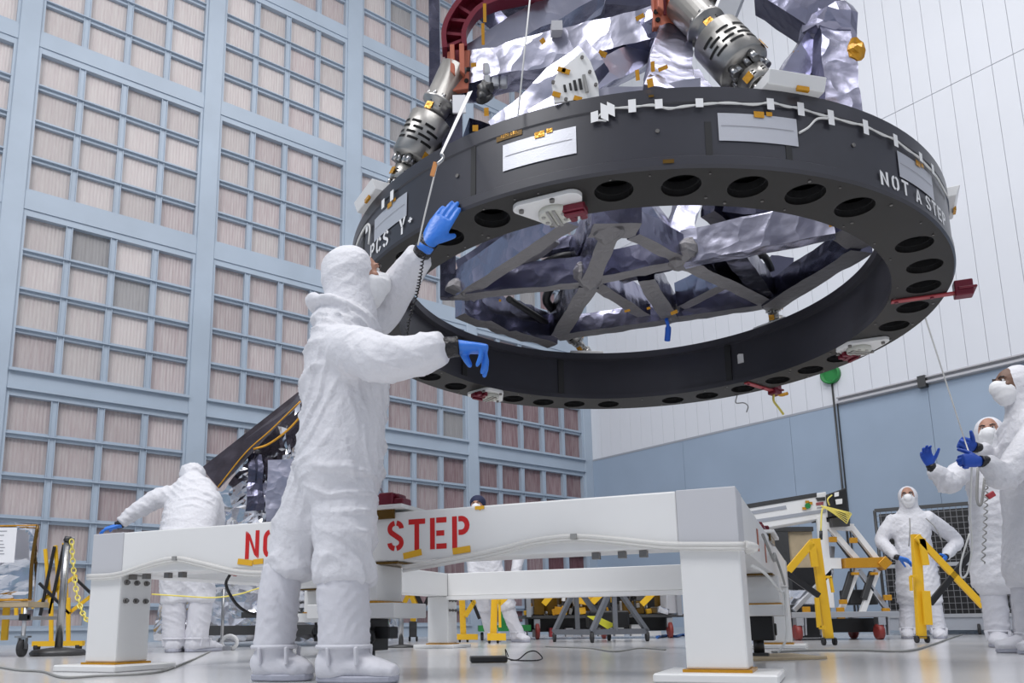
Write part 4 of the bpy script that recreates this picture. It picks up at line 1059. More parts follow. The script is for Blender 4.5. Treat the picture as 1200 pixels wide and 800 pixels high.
def boot(root, toe_from, ankle, knee, toe, rs, sole=True, seed=1.0, side=(0, 1, 0), tilt=0.0):
    """knee-high soft boot: shaft from knee to ankle, foot from heel to toe; the floor is under the sole"""
    A, K, Tt = V(ankle), V(knee), V(toe); fd = V((Tt.x - A.x, Tt.y - A.y, 0)).normalized(); sd = V((-fd.y, fd.x, 0))
    zf = toe_from
    mb = MB(); heel = V((A.x, A.y, 0)) - fd * rs * .95
    L = (V((Tt.x, Tt.y, 0)) - heel).length
    limb(mb, [A + V((0, 0, -.02)), A + V((0, 0, .03)), A.lerp(K, .33), A.lerp(K, .7), K], [rs * .84, rs * .98, rs * .96, rs * 1.0, rs * .92], sd, .95)
    H = V((0, 0, 1))
    ell_loft(mb, [(heel + fd * .02 + H * (zf + .055), rs * .62, .055), (heel + fd * (.25 * L) + H * (zf + .065), rs * .80, .066), (heel + fd * (.55 * L) + H * (zf + .055), rs * .80, .056), (heel + fd * (.8 * L) + H * (zf + .044), rs * .78, .044), (heel + fd * (.96 * L) + H * (zf + .036), rs * .55, .032)], sd, 20)
    o = solid(mb, .011, 'suit_boot', 'boot', root, 5, fold_fn(.010, seed, 11))
    if sole:
        b = MB(); out = []
        n = 22
        for k in range(n):
            t = 2 * PI * k / n; cx = heel + fd * (L * .5)
            ww = rs * (.80 if math.cos(t) > -.2 else .70)
            out.append(cx + fd * (L * .515 * math.cos(t) * (1 if abs(math.cos(t)) < .9 else .985)) + sd * (ww * math.copysign(abs(math.sin(t)) ** .7, math.sin(t))) + H * (zf + .0015))
        b.prism(out, .026, H); b.obj('sole', 'sole', o, world=True, bevel=.006)
    # ankle straps
    for q, r in ((.10, 1.0),):
        p = A + V((0, 0, .015)); b = MB()
        b.tube([p + (fd * math.cos(t) + sd * math.sin(t) * .97) * rs * .93 for t in [2 * PI * k / 24 for k in range(24)]], .009, 6, closed=True); b.obj('ankle_strap', 'suit_boot', o, world=True)
    for sgn in (-1, 1):
        for back in (.0, .3):
            b = MB(); p = A + sd * (sgn * rs * .95) + fd * (-.03 + back * .35) + V((0, 0, .0)); b.beam(p - sd * sgn * rs * .10 + H * .015, p - H * .05 - sd * sgn * rs * .20, .012, .022, sd); b.obj('strap_loop', 'suit_boot', o, world=True, bevel=.003)
    return o
def cuff(root, a, b_, r):
    o = MB().tube([V(a), V(a).lerp(V(b_), .33), V(a).lerp(V(b_), .66), V(b_)], [r, r * 1.05, r * .98, r * 1.02], 16).obj('wrist_cuff', 'cuff_black', root, world=True); return o

# --- 1. the worker in front, reaching up to the ring
W1 = thing('person', 'nearest person in white hooded suit, reaching up to the dark ring with blue gloves', 'person', (-0.45, 3.12, 0))
hd = at(409, 326, 3.13); nk = at(404, 372, 3.13)
shN, elN, wrN = at(392, 402, 2.98), at(450, 421, 2.80), at(517, 408, 2.74)
shF, elF, wrF = at(424, 380, 3.31), at(447, 364, 3.34), at(491, 301, 3.10)
hipN, knN, anN = at(405, 578, 3.06), at(402, 664, 3.05), at(403, 762, 3.06)
hipF, knF, anF = at(372, 572, 3.19), at(325, 664, 3.20), at(319, 762, 3.20)
mb = MB(); sideV = (shF - shN).normalized()
ell_loft(mb, [(at(396, 588, 3.12), .17, .135), (at(397, 560, 3.12), .20, .172), (at(401, 520, 3.12), .195, .168), (at(405, 480, 3.12), .195, .166), (at(407, 440, 3.12), .205, .165), (at(405, 408, 3.12), .205, .150), (at(402, 388, 3.12), .17, .115), (at(402, 372, 3.12), .11, .10)], sideV, 28)
limb(mb, [shN + V((-.03, .04, .0)), shN.lerp(elN, .5) + V((0, 0, -.0)), elN, elN.lerp(wrN, .55) + V((0, 0, -.012)), wrN + V((.0, 0, 0))], [.088, .098, .092, .080, .068], (0, 1, 0))
limb(mb, [shF + V((-.05, 0, -.02)), shF.lerp(elF, .5), elF, elF.lerp(wrF, .5), wrF], [.095, .100, .094, .078, .062], (0, 1, 0))
limb(mb, [hipN + V((-.01, .03, .05)), hipN.lerp(knN, .5) + V((.0, 0, 0)), knN + V((0, 0, .05)), knN + V((.0, 0, -.04))], [.135, .130, .114, .120], (0, 1, 0))
limb(mb, [hipF + V((.02, -.03, .04)), at(357, 612, 3.19), at(346, 648, 3.2), at(343, 668, 3.2)], [.125, .118, .106, .112], (0, 1, 0))
# hood with cape and brim
hf = V((1.0, .22, .10)).normalized()
Mh = Matrix((V((0, 0, 1)).cross(hf).normalized() * -1, hf, V((0, 0, 1)))).transposed()
mb.ball(hd + V((-.004, 0, .012)), 1, (.110, .112, .126), 24, Mh)
mb.ball(hd + V((-.012, 0, .038)), 1, (.104, .108, .098), 20, Mh)
ell_loft(mb, [(hd + V((.0, 0, -.03)), .105, .105), (hd + V((.005, 0, -.09)), .105, .105), (nk + V((.01, 0, .0)), .125, .13), (nk + V((.0, 0, -.05)), .18, .15)], sideV, 24)
mb.tube(spline([nk + V((-.11, -.09, .05)), nk + V((-.135, .0, .062)), nk + V((-.10, .10, .04))], 5), .028, 10)
mb.tube(spline([nk + V((-.11, -.08, .05)), nk + V((-.02, -.145, .02)), nk + V((.09, -.11, -.03)), nk + V((.13, .0, -.06))], 5), .020, 10)
solid(mb, .0095, 'suit', 'coverall', W1, 6, fold_fn(.019, 1.0, 8.0, nk.z + .02))
T, M = head_parts(W1, hd + hf * .014 + V((0, 0, .0)), hf, (0, 0, 1), r=1.03)
boot(W1, 0.0, anN, knN, V((at(467, 785, 3.05).x, 3.02, 0)), .106, seed=2.0)
boot(W1, 0.0, at(321, 762, 3.2), at(330, 664, 3.2), V((at(367, 785, 3.2).x, 3.18, 0)), .088, seed=5.0)
# gloves
hF0 = at(502, 284, 3.035); hand(W1, hF0, at(526, 247, 3.03) - hF0, (0.15, 1, -.1), +1, curl=(.02, .05, .05), spread=-.03, size=1.16, tl=.68, tdir=(.75, .2, .25))
cuff(W1, wrF + (hF0 - wrF) * .2, hF0 + (hF0 - wrF).normalized() * .01, .038)
hN0 = at(534, 406, 2.74); hand(W1, hN0, V((1, .05, -.08)), (0.0, .12, -1), -1, curl=(1.2, .25, .12), spread=-.01, size=1.10, tdir=(.3, -.15, -1), tcurl=.3, tl=.62)
cuff(W1, wrN + (hN0 - wrN) * .2, hN0 + (hN0 - wrN).normalized() * .01, .037)
# coiled ground cord from the raised wrist
co = [at(496, 300, 2.98), at(492, 325, 2.97), at(488, 345, 3.0), at(480, 372, 3.05), at(476, 395, 3.15)]
sp = spline(co, 30); b = MB(); b.tube([p + V((math.cos(i * 1.2) * .006, math.sin(i * 1.2) * .006, 0)) for i, p in enumerate(sp)], .003, 5); b.obj('wrist_cord', 'cuff_black', W1, world=True)
# knee patches on the boots
for p in (at(401, 672, 2.93), at(308, 672, 3.10)):
    pass

def stand_person(label, X, Y, fx, fy, hgt=1.76, arms=None, coat=True, face='skin', glasses=False, hands=None, cap=None, bend=0.0, stance=.12, seed=1.0, feet=None, wide=1.0, headf=None, name='person', handm='glove_deep', body_off=V((0, 0, 0)), mask=True, vox=.016):
    """upright clean-room worker; arms = {side: (elbow, wrist, palm dir, finger dir)} in world space"""
    r = thing(name, label, 'person', (X, Y, 0))
    f = V((fx, fy, 0)).normalized(); s = V((f.y, -f.x, 0)); k = hgt / 1.76; B = V((X, Y, 0)); Z = V((0, 0, k))
    sh = body_off; P = lambda a, c_, z: B + s * (a * k) + f * (c_ * k) + Z * z + sh * min(1, z / 1.4)
    mb = MB(); w = wide
    secs = [(P(0, 0, .80), .20 * w, .155), (P(0, 0, .95), .205 * w, .16), (P(0, .01, 1.10), .19 * w, .15), (P(0, .01, 1.25), .205 * w, .15), (P(0, .0, 1.37), .21 * w, .135), (P(0, -.01, 1.45), .15, .105), (P(0, 0, 1.50), .09, .09)]
    if coat: secs = [(P(0, 0, .46), .235 * w, .175), (P(0, 0, .62), .225 * w, .17)] + secs
    ell_loft(mb, [(c, a * k, b_ * k) for c, a, b_ in secs], s, 24)
    ft = feet or {-1: P(-stance, 0, 0), 1: P(stance, 0, 0)}
    for q in (-1, 1):
        hip = P(q * .10, 0, .84); an = V((ft[q].x, ft[q].y, .10 * k)); kn = hip.lerp(an, .52) + f * .02
        limb(mb, [hip, hip.lerp(kn, .5), kn, kn + (an - kn) * .12], [.115 * k, .115 * k, .105 * k, .112 * k], s)
        tf = ft.get('toe', f)
        boot(r, 0.0, an, kn, V((an.x, an.y, 0)) + V((tf.x, tf.y, 0)) * .20 * k + s * q * .02, .088 * k, seed=seed + q)
    for q in (-1, 1):
        el, wr, pn, xd = arms[q]
        S0 = P(q * .19 * w, 0, 1.385)
        limb(mb, [S0 - s * q * .03 * k, S0.lerp(el, .5), el, el.lerp(wr, .5), wr], [.088 * k, .088 * k, .080 * k, .068 * k, .056 * k], f)
        if pn is not None:
            xd = V(xd).normalized(); h0 = wr + xd * .035
            cuff(r, wr - xd * .01, h0 + xd * .005, .034 * k)
            hand(r, h0, xd, pn, -q, handm, *( (hands or {}).get(q, ((.3, .35, .3), .05)) ), size=k)
    hc_ = P(0, .035, 1.625); hf_ = V(headf).normalized() if headf else f
    sh_ = V((hf_.y, -hf_.x, 0)).normalized(); M_ = Matrix((sh_, hf_, V((0, 0, 1)))).transposed()
    if cap is None:
        mb.ball(hc_ - hf_ * .008 * k + Z * .008, 1, (.108 * k, .118 * k, .128 * k), 22, M_)
        ell_loft(mb, [(hc_ - Z * .02 - hf_ * .01, .10 * k, .10 * k), (hc_ - Z * .12 - hf_ * .02, .10 * k, .10 * k), (P(0, 0, 1.44), .15 * k, .12 * k)], s, 20)
    else:
        ell_loft(mb, [(hc_ - Z * .06 - hf_ * .02, .07 * k, .08 * k), (P(0, 0, 1.44), .12 * k, .10 * k)], s, 20)
        m2 = MB(); m2.ball(hc_ + Z * .05, 1, (.100 * k, .125 * k, .095 * k), 20, M_); solid(m2, .008, cap, 'cap', r, 3)
    solid(mb, vox, 'suit', 'coverall', r, 6, fold_fn(.013, seed, 8.0, 1.50 * k))
    head_parts(r, hc_ + hf_ * .020 * k, hf_, (0, 0, 1), face, r=1.02 * k, glasses=glasses, masked=mask)
    # front seam and lanyard cord
    return r, P, f, s
# --- 2. worker facing us with hands on hips, in front of the wire cage
X1, Y1 = at(1083, 748, 9.4).x, 9.4
f1 = V((-X1, -Y1, 0)).normalized(); s1 = V((f1.y, -f1.x, 0))
q1 = lambda x, y, d=0: at(x, y, Y1 + d)
r1, P1f, _, _ = stand_person('person in white hooded suit and mask standing with hands on hips before the wire cage', X1, Y1, f1.x, f1.y, 1.76,
    {-1: (q1(1121, 634, .12), q1(1109, 651, -.16), V((-.5, -.3, -.3)), V((-.6, -.5, -.45))), 1: (q1(1033, 634, .12), q1(1049, 652, -.16), V((.5, -.3, -.3)), V((.75, -.4, -.35)))}, glasses=True, seed=3.0, handm='glove_blue', wide=1.0, stance=.15)
for x0, y0, x1, y1 in ((1066, 607, 1065, 640), (1085, 607, 1104, 634)):
    MB().tube(spline([q1(x0, y0, -.22), q1((x0 + x1) / 2 + 1, (y0 + y1) / 2 - 3, -.27), q1(x1, y1, -.26)], 5), .007, 6).obj('lanyard_cord', 'cord_grey', r1, world=True)
# --- 3. worker behind the rope, one hand raised
Y2 = 6.15; X2 = at(1188, 756, Y2).x
q2 = lambda x, y, d=0: at(x, y, Y2 + d)
f2 = V((-.45, -.9, 0)).normalized(); s2 = V((f2.y, -f2.x, 0))
r2, P2f, _, _ = stand_person('person in white coat and round cap-like hood with one blue glove raised beside the rope', X2, Y2, f2.x, f2.y, 1.76,
    {1: (q2(1112, 566, -.25), q2(1093, 550, -.3), V((-.3, -.9, .1)), V((-.35, -.05, 1))), -1: (q2(1188, 590, .0), q2(1190, 622, -.05), V((-.3, .3, 0)), V((0, -.3, -1)))}, seed=6.0, headf=(-.62, -.8, .02), body_off=V((.03, 0, 0)), handm='glove_deep', hands={1: ((.5, .5, .3), .06)}, stance=.09)
MB().tube(spline([q2(1146, 548, -.3), q2(1145, 585, -.3), q2(1150, 590, -.3), q2(1154, 560, -.3)], 6), .010, 6).obj('wrist_cord', 'cord_grey', r2, world=True)
b = MB(); sp = spline([q2(1156, 552, -.35), q2(1155, 600, -.36), q2(1152, 660, -.34)], 40); b.tube([p + V((math.cos(i * 1.1) * .012, math.sin(i * 1.1) * .012, 0)) for i, p in enumerate(sp)], .005, 5); b.obj('coiled_cord', 'cord_grey', r2, world=True)
MB().box(-.03, .03, -.012, .012, -.02, .02, Matrix.Translation(q2(1161, 580, -.36)) @ Matrix.Rotation(-.5, 4, 'Y')).obj('red_clip', 'bar_red', r2, world=True, bevel=.004)
# --- 4. worker at the right edge, seen from the side, both hands on the rope
Y3 = 4.95; X3 = at(1224, 764, Y3).x
q3 = lambda x, y, d=0: at(x, y, Y3 + d)
r3, P3f, _, _ = stand_person('person in white hooded suit at right edge, in profile, pulling the rope', X3, Y3, -1, .10, 1.80,
    {-1: (q3(1178, 560, -.22), q3(1156, 541, -.28), V((.2, .9, -.2)), V((-1, -.05, .08))), 1: (q3(1172, 556, .24), q3(1148, 526, .10), V((.2, -.8, -.5)), V((-.95, -.1, .32)))}, seed=9.0, face='skin_dark', hands={-1: ((1.0, 1.1, .8), .02), 1: ((.8, 1.0, .7), .02)}, headf=(-1, -.05, .06), handm='glove_deep', stance=.10, body_off=V((.11, 0, 0)))
# --- 5. worker bending over behind the left end of the stand
Y4 = 7.15; B4 = V((at(222, 764, Y4).x, Y4, 0))
r4 = thing('person', 'person in white suit bending over behind the left end of the stand', 'person', (B4.x, B4.y, 0))
q4 = lambda x, y, d=0: at(x, y, Y4 + d)
mb = MB(); s4 = V((1, 0, 0))
ell_loft(mb, [(q4(217, 655, .05), .20, .17), (q4(218, 632, .02), .245, .19), (q4(222, 610, .10), .25, .18), (q4(226, 590, .22), .255, .17), (q4(225, 573, .33), .21, .14), (q4(224, 563, .40), .12, .11)], s4, 24)
limb(mb, [q4(205, 580, .28), q4(185, 584, .25), q4(168, 594, .22), q4(152, 604, .20), q4(143, 613, .18)], [.10, .10, .088, .072, .062], (0, 1, 0))
limb(mb, [q4(246, 582, .28), q4(252, 605, .4), q4(248, 628, .5), q4(240, 640, .65)], [.10, .10, .085, .065], (0, 1, 0))
limb(mb, [q4(206, 648, 0), q4(205, 675, 0), q4(204, 700, 0), q4(204, 704, 0)], [.14, .135, .12, .125], s4)
limb(mb, [q4(232, 648, .05), q4(234, 675, .05), q4(236, 698, .05), q4(236, 702, .05)], [.14, .14, .125, .13], s4)
mb.ball(q4(226, 556, .50), 1, (.125, .14, .12), 18)
solid(mb, .015, 'suit', 'coverall', r4, 6, fold_fn(.018, 12, 7.5))
head_parts(r4, q4(226, 560, .58), (0, .8, -.6), (0, .6, .8), r=1.0)
boot(r4, 0, V((q4(204, 752, 0).x, Y4, .10)), q4(204, 700, 0), V((q4(204, 752, 0).x - .05, Y4 + .24, 0)), .105, seed=3)
boot(r4, 0, V((q4(230, 752, .05).x, Y4 + .05, .10)), q4(236, 698, .05), V((q4(246, 752, 0).x, Y4 + .30, 0)), .11, seed=4)
cuff(r4, q4(143, 613, .18), q4(137, 616, .18), .040); hand(r4, q4(138, 616, .17), V((-1, -.1, -.25)), (0, .3, -1), 1, 'glove_blue', (.3, .3, .2), .05, 1.1)
hand(r4, q4(238, 642, .68), V((-.2, .9, -.3)), (0, -.3, -1), -1, 'glove_blue', (.4, .4, .3))
# --- 6. worker far behind the beam: cap above it, legs below
Y5 = 9.8; X5 = at(585, 752, Y5).x
q5 = lambda x, y, d=0: at(x, y, Y5 + d)
r5, *_ = stand_person('person in white suit and navy cap far behind the white beam, legs seen beneath it', X5, Y5, -.25, -1, 1.76,
    {-1: (q5(607, 650), q5(603, 680, -.1), V((-1, 0, 0)), V((0, -.1, -1))), 1: (q5(552, 650), q5(556, 680, -.1), V((1, 0, 0)), V((0, -.1, -1)))}, coat=False, cap='cap_navy', feet={-1: V((q5(606, 752).x, Y5, 0)), 1: V((q5(577, 750).x, Y5 + .3, 0)), 'toe': V((.5, -.85, 0))}, seed=15.0, body_off=V((-.22, 0, 0)))
# rope held by the worker at the right edge
rope = thing('pull_rope', 'thin white rope rising from the blue gloves at right towards the ring rim', 'rope', q3(1140, 540, -.1))
MB().tube(spline([q3(1141, 546, -.25), q3(1131, 517, .02)] + [q3(1131, 517, .02).lerp(rp(-6, 1.553, 0.02), t) for t in (.1, .3, .6, 1)], 8), .0042, 6).obj('rope', 'cord_white', rope, world=True)
MB().tube(spline([q3(1139, 540, -.26), q3(1137, 600, -.1), q3(1139, 640, 0), q3(1134, 670, 0.05), q3(1127, 676, .05), q3(1126, 660, .05), q3(1136, 625, .05)], 8), .006, 6).obj('rope_tail', 'cord_white', rope, world=True)

# ---------------------------------------------------------------- foil-covered spacecraft behind the bending worker
def crumple(me_mb, amp, f1, f2, seed):
    off = V((seed, seed * 2.3, seed * .7))
    for v in me_mb.bm.verts:
        p = v.co
        a = noise.noise_vector(p * f1 + off) * amp
        c = noise.cell_vector(p * f2 + off) * amp * .55
        v.co = p + a + c
def grid_quad(mb, a, b, c, d, n, m):
    a, b, c, d = map(V, (a, b, c, d)); vs = [[mb.bm.verts.new(a.lerp(b, i / n).lerp(d.lerp(c, i / n), j / m)) for i in range(n + 1)] for j in range(m + 1)]
    for j in range(m):
        for i in range(n): mb._face([vs[j][i], vs[j][i + 1], vs[j + 1][i + 1], vs[j + 1][i]])
def foil_solid(outl, Yf, depth, n=14, amp=.05, seed=1.0, cap=True):
    """crumpled solid: outline (pixels) at depth Yf, thickened backwards; sides and front meshed finely"""
    F = [at(x, y, Yf) for x, y in outl]; Bk = [p + V((.15, depth, 0)) for p in F]
    mb = MB(); c = sum(F, V()) / len(F); N = len(F)
    for i in range(N):
        j = (i + 1) % N
        grid_quad(mb, F[i], F[j], Bk[j], Bk[i], 8, 5)
        grid_quad(mb, F[i], F[j], F[j].lerp(c, .999), F[i].lerp(c, .999), 8, n)
    bmesh.ops.remove_doubles(mb.bm, verts=mb.bm.verts, dist=.004)
    crumple(mb, amp, 3.2, 4.5, seed)
    return mb
SC = at(320, 745, 9.3); SC.z = 0
sc = thing('foil_wrapped_spacecraft', 'big silver foil-wrapped body with slanted dark panel behind the bending person', 'spacecraft part', SC)
foil_solid([(176, 752), (183, 700), (232, 652), (252, 590), (292, 530), (340, 480), (366, 460), (400, 495), (420, 560), (428, 640), (440, 690), (440, 752)], 9.0, 1.3, 16, .055, 3.0).obj('foil_body', 'foil_mirror', sc, world=True, smooth=False)
b = MB(); A_, B_ = at(236, 548, 8.8), at(357, 453, 8.8); C_, D_ = at(352, 470, 8.6), at(256, 572, 8.6)
b.prism([A_, B_, C_, D_], .05, (0, 1, .2)); b.obj('slanted_panel', 'foil_plum', sc, world=True)
MB().tube(spline([at(255, 571, 8.55), at(288, 530, 8.55), at(318, 503, 8.55), at(352, 470, 8.55)], 5), .008, 6).obj('gold_edge', 'kapton', sc, world=True)
MB().tube(spline([at(297, 526, 8.5), at(315, 520, 8.5), at(338, 503, 8.5), at(357, 482, 8.5)], 5), .012, 6).obj('gold_edge', 'kapton', sc, world=True)
mb = MB(); grid_quad(mb, at(288, 600, 8.62), at(308, 600, 8.62), at(306, 532, 8.62), at(290, 530, 8.62), 5, 9); crumple(mb, .05, 4, 5, 8); mb.obj('dark_foil_strip', 'foil_dark', sc, world=True, smooth=False)
mb = MB(); grid_quad(mb, at(310, 612, 8.58), at(350, 612, 8.58), at(350, 538, 8.58), at(312, 541, 8.58), 6, 8); crumple(mb, .02, 3, 4, 9); sheet = mb.obj('grey_sheet', 'foil_bright', sc, world=True, smooth=True)
MB().box(-.42, .42, -.02, .02, -.03, .03, Matrix.Translation(at(330, 720, 8.6))).obj('dark_strut', 'dark_metal', sc, world=True)
MB().box(-1.0, 1.3, -.02, .35, -.05, .05, Matrix.Translation(at(310, 738, 8.75))).obj('dark_base_frame', 'dark_metal', sc, world=True)  # dark metal bar across the foot of the foil body

# ---------------------------------------------------------------- foil-wrapped box on a cart at the left edge
c0 = V((-3.85, 6.35, 0)); lc = thing('foil_cart', 'metal cart at the left edge carrying a foil-wrapped box with a paper sheet', 'cart', c0)
BX1 = at(42, 660, 6.3).x
zt, zb_ = at(20, 616, 6.3).z, at(20, 703, 6.3).z
mb = MB(); mb.box(BX1 - 1.1, BX1, 6.3, 6.95, zb_, zt); bmesh.ops.subdivide_edges(mb.bm, edges=mb.bm.edges[:], cuts=15, use_grid_fill=True); crumple(mb, .03, 4, 9, 4.0)
for v_ in mb.bm.verts: v_.co.x -= (v_.co.y - 6.3) * .75
fbx = mb.obj('foil_box', 'foil_mirror', lc, world=True, smooth=False)
MB().tube(spline([V((BX1 + .0, 6.28, zt)), V((BX1 - .015, 6.27, (zt + zb_) / 2)), V((BX1 - .01, 6.28, zb_))], 6), .014, 6).obj('amber_tape', 'kapton_dark', fbx, world=True)
MB().tube([V((BX1 - .9, 6.275, zt)), V((BX1, 6.275, zt))], .005, 6).obj('amber_tape', 'kapton', fbx, world=True)
MB().tube([V((BX1 - .9, 6.275, zb_)), V((BX1, 6.275, zb_))], .007, 6).obj('amber_tape', 'kapton', fbx, world=True)
pz0, pz1 = at(8, 659, 6.22).z, at(8, 618, 6.22).z; px1 = at(18, 640, 6.22).x
pp = MB().box(px1 - .22, px1, 6.22, 6.224, pz0, pz1).obj('paper_sheet', 'paper', lc, world=True)
for i, (z, w) in enumerate(((.90, .07), (.78, .03), (.62, .02), (.52, .04), (.43, .06), (.34, .04), (.25, .06))):
    zz = pz0 + (pz1 - pz0) * z; MB().box(px1 - .17, px1 - .11 + w * .5, 6.218, 6.22, zz - .003, zz + .003).obj('printed_line', 'ink', pp, world=True)
fz0 = at(20, 723, 6.3).z
MB().box(BX1 - 1.1, BX1 - .02, 6.28, 6.31, fz0 - .015, fz0 + .015).box(BX1 - 1.1, BX1 - .02, 6.85, 6.88, fz0 - .015, fz0 + .015).obj('lower_rail', 'aluminium', lc, world=True)
MB().box(BX1 - 1.3, BX1 - .02, 6.28, 6.60, zb_ - .05, zb_ - .01).obj('deck', 'wood_tan', lc, world=True)
for (x, y) in ((BX1 - .05, 6.30), (BX1 - .62, 6.86), (BX1 - .95, 6.30), (BX1 - .95, 6.86)):
    MB().cyl((x, y, .14), (x, y, zb_ - .03), .016, n=10).obj('leg', 'aluminium', lc, world=True)
    MB().box(x - .03, x + .03, y - .03, y + .03, fz0 - .025, fz0 + .025).obj('corner_clip', 'black_plastic', lc, world=True)
    cs = MB().box(x - .05, x + .05, y - .03, y + .03, .145, .16).box(x - .03, x - .022, y - .02, y + .02, .06, .15).box(x + .022, x + .03, y - .02, y + .02, .06, .15).obj('caster_fork', 'steel', lc, world=True)
    MB().lathe((x - .018, y, .068), (1, 0, 0), [(0, .05), (.006, .067), (.03, .067), (.036, .05)], 20).obj('wheel', 'rubber', cs, world=True)
MB().beam(at(8, 708, 6.5), at(5, 750, 6.5), .05, .02, (0, 1, 0)).obj('yellow_strap', 'safety_yellow', lc, world=True)

# ---------------------------------------------------------------- stanchion, chain, folding barrier at left
sp0 = V((at(68, 766, 6.6).x, 6.6, 0)); sn = thing('stanchion', 'leaning steel stanchion post on a round black base left of the stand', 'post', sp0)
tp = at(79, 634, 6.6)
MB().lathe(sp0, (0, 0, 1), [(0, .20), (.02, .21), (.045, .19), (.06, .08), (.065, .035)], 32).obj('base', 'dark_metal', sn, world=True)
MB().cyl(sp0 + V((0, 0, .04)), tp, .03, .027, 16).obj('post', 'steel', sn, world=True)
MB().cyl(tp, tp + V((.005, 0, .04)), .034, .024, 16).obj('cap', 'dark_metal', sn, world=True)
MB().tube(spline([tp + V((.03, 0, .0)), tp + V((.05, 0, .03)), tp + V((.055, 0, -.03))], 5), .006, 6).obj('hook', 'steel', sn, world=True)
ch = thing('chain', 'yellow plastic chain hanging from the steel stanchion to behind the stand leg', 'chain', tp + V((.05, 0, 0)))
cp = spline([at(84, 634, 6.58), at(86, 665, 6.56), at(91, 700, 6.5), at(102, 726, 6.4), at(125, 735, 6.3)], 60)
acc = [0]
for p, q in zip(cp, cp[1:]): acc.append(acc[-1] + (q - p).length)
lm_ = MB(); lm_.tube([V((.017 * math.cos(t), 0, .026 * math.sin(t))) for t in [2 * PI * k / 12 for k in range(12)]], .0055, 6, closed=True); lme = lm_.mesh('link', 'chain_yellow')
i = 0; d_ = .01; alt = 0
while d_ < acc[-1] - .02:
    while acc[i + 1] < d_: i += 1
    p = cp[i]; t = (cp[i + 1] - cp[i]).normalized(); q = t.to_track_quat('Z', 'Y')
    o = link('link', lme, ch); o.matrix_local = ROOTM[ch.name].inverted() @ Matrix.Translation(p) @ q.to_matrix().to_4x4() @ Matrix.Rotation(alt * PI / 2 + .4, 4, 'Z')
    alt = 1 - alt; d_ += .040
def bar(name, a, b, w, m, parent, t=.02): return MB().beam(a, b, w, t, (0, 1, 0)).obj(name, m, parent, world=True, bevel=.002)
fb0 = V((at(66, 756, 8.2).x, 8.2, 0)); bb = thing('folding_barrier', 'yellow and black expanding slat barrier behind the steel stanchion', 'barrier', fb0)
for (x0, y0, x1, y1, m) in ((47, 721, 64, 640, 0), (58, 719, 75, 638, 0), (53, 643, 59, 712, 1), (65, 639, 70, 705, 1), (75, 636, 78, 700, 1), (46, 683, 82, 719, 0), (89, 678, 112, 700, 0), (37, 712, 90, 674, 1), (80, 719, 112, 694, 1), (19, 705, 19, 722, 1), (27, 704, 27, 720, 1)):
    bar('slat', at(x0, y0, 8.2 + .03 * m), at(x1, y1, 8.2 + .03 * m), .028 if m == 0 else .034, ('black_plastic', 'safety_yellow')[m], bb)
MB().box(at(39, 754, 8.2).x, at(98, 754, 8.2).x, 8.17, 8.23, at(50, 757, 8.2).z, at(50, 751, 8.2).z).obj('foot_bar', 'safety_yellow', bb, world=True)
for x in (43, 92): MB().cyl(V((at(x, 760, 8.2).x - .02, 8.2, .035)), V((at(x, 760, 8.2).x + .02, 8.2, .035)), .035, n=14).obj('caster', 'rubber', bb, world=True)
for x in (60, 80): bar('upright', at(x, 752, 8.2), at(x, 700, 8.2), .04, 'safety_yellow', bb)

# ---------------------------------------------------------------- yellow folding gate ends
def gate(label, Y, post, bars, foot, group=None, casters=2, ww=.075):
    fx, fy = foot; base = V((at(fx, fy, Y).x, Y, 0))
    g = thing('folding_barrier', label, 'barrier', base)
    if group: g['group'] = group
    (x0, y0, x1, y1) = post
    p0, p1 = at(x0, y0, Y), at(x1, y1, Y)
    bar('post', p0, p1, ww, 'safety_yellow', g, .05)
    for (a, b_, c, d, w, m) in bars: bar({'safety_yellow': 'yellow_bar', 'black_plastic': 'black_bar'}[m], at(a, b_, Y - .06), at(c, d, Y - .06), w, m, g, .025)
    e = V((p1.x, Y, .07)); MB().box(e.x - .05, e.x + .05, Y - .05, Y + .05, .055, max(.06, p1.z + .0)).obj('foot_block', 'dark_metal', g, world=True)
    for q in range(casters):
        x = e.x + (-.045 if q == 0 else .05)
        MB().lathe((x - .014, Y, .033), (1, 0, 0), [(0, .024), (.004, .033), (.024, .033), (.028, .024)], 16).obj('caster', 'rubber', g, world=True)
    return g
Yb, Kb = 'safety_yellow', 'black_plastic'
gate('tall yellow folding barrier frame with black brace beside the white stand', 7.1, (955, 631, 971, 748), [(920, 673, 952, 635, .062, Yb), (921, 671, 960, 698, .05, Kb), (951, 637, 955, 664, .06, Yb), (957, 700, 960, 735, .035, Yb), (960, 735, 967, 735, .03, Yb), (967, 676, 974, 676, .022, Yb), (973, 676, 976, 694, .022, Yb)], (974, 756))
gate('yellow folding barrier frame with long sloping arm, in front of the hands-on-hips person', 7.55, (1073, 626, 1080, 748), [(1074, 628, 1152, 710, .062, Yb), (1090, 707, 1142, 643, .055, Kb), (1080, 631, 1085, 662, .06, Yb), (1150, 708, 1162, 698, .07, Kb), (1085, 692, 1088, 732, .07, Yb), (1067, 675, 1068, 692, .022, Yb), (1067, 675, 1075, 675, .022, Yb)], (1081, 753))
g3 = gate('yellow barrier frame beyond the far stand leg, left of the legs of the navy-cap person', 10.2, (541, 690, 543, 744), [(545, 722, 560, 698, .06, Yb), (551, 698, 562, 725, .04, Kb), (531, 746, 560, 746, .07, Yb)], (545, 752))
g4 = gate('yellow barrier frame with flat foot, standing between the legs of the navy-cap person', 9.3, (580, 690, 578, 744), [(584, 708, 597, 696, .06, Yb), (571, 746, 593, 746, .08, Yb), (585, 700, 586, 735, .03, Yb)], (578, 754))
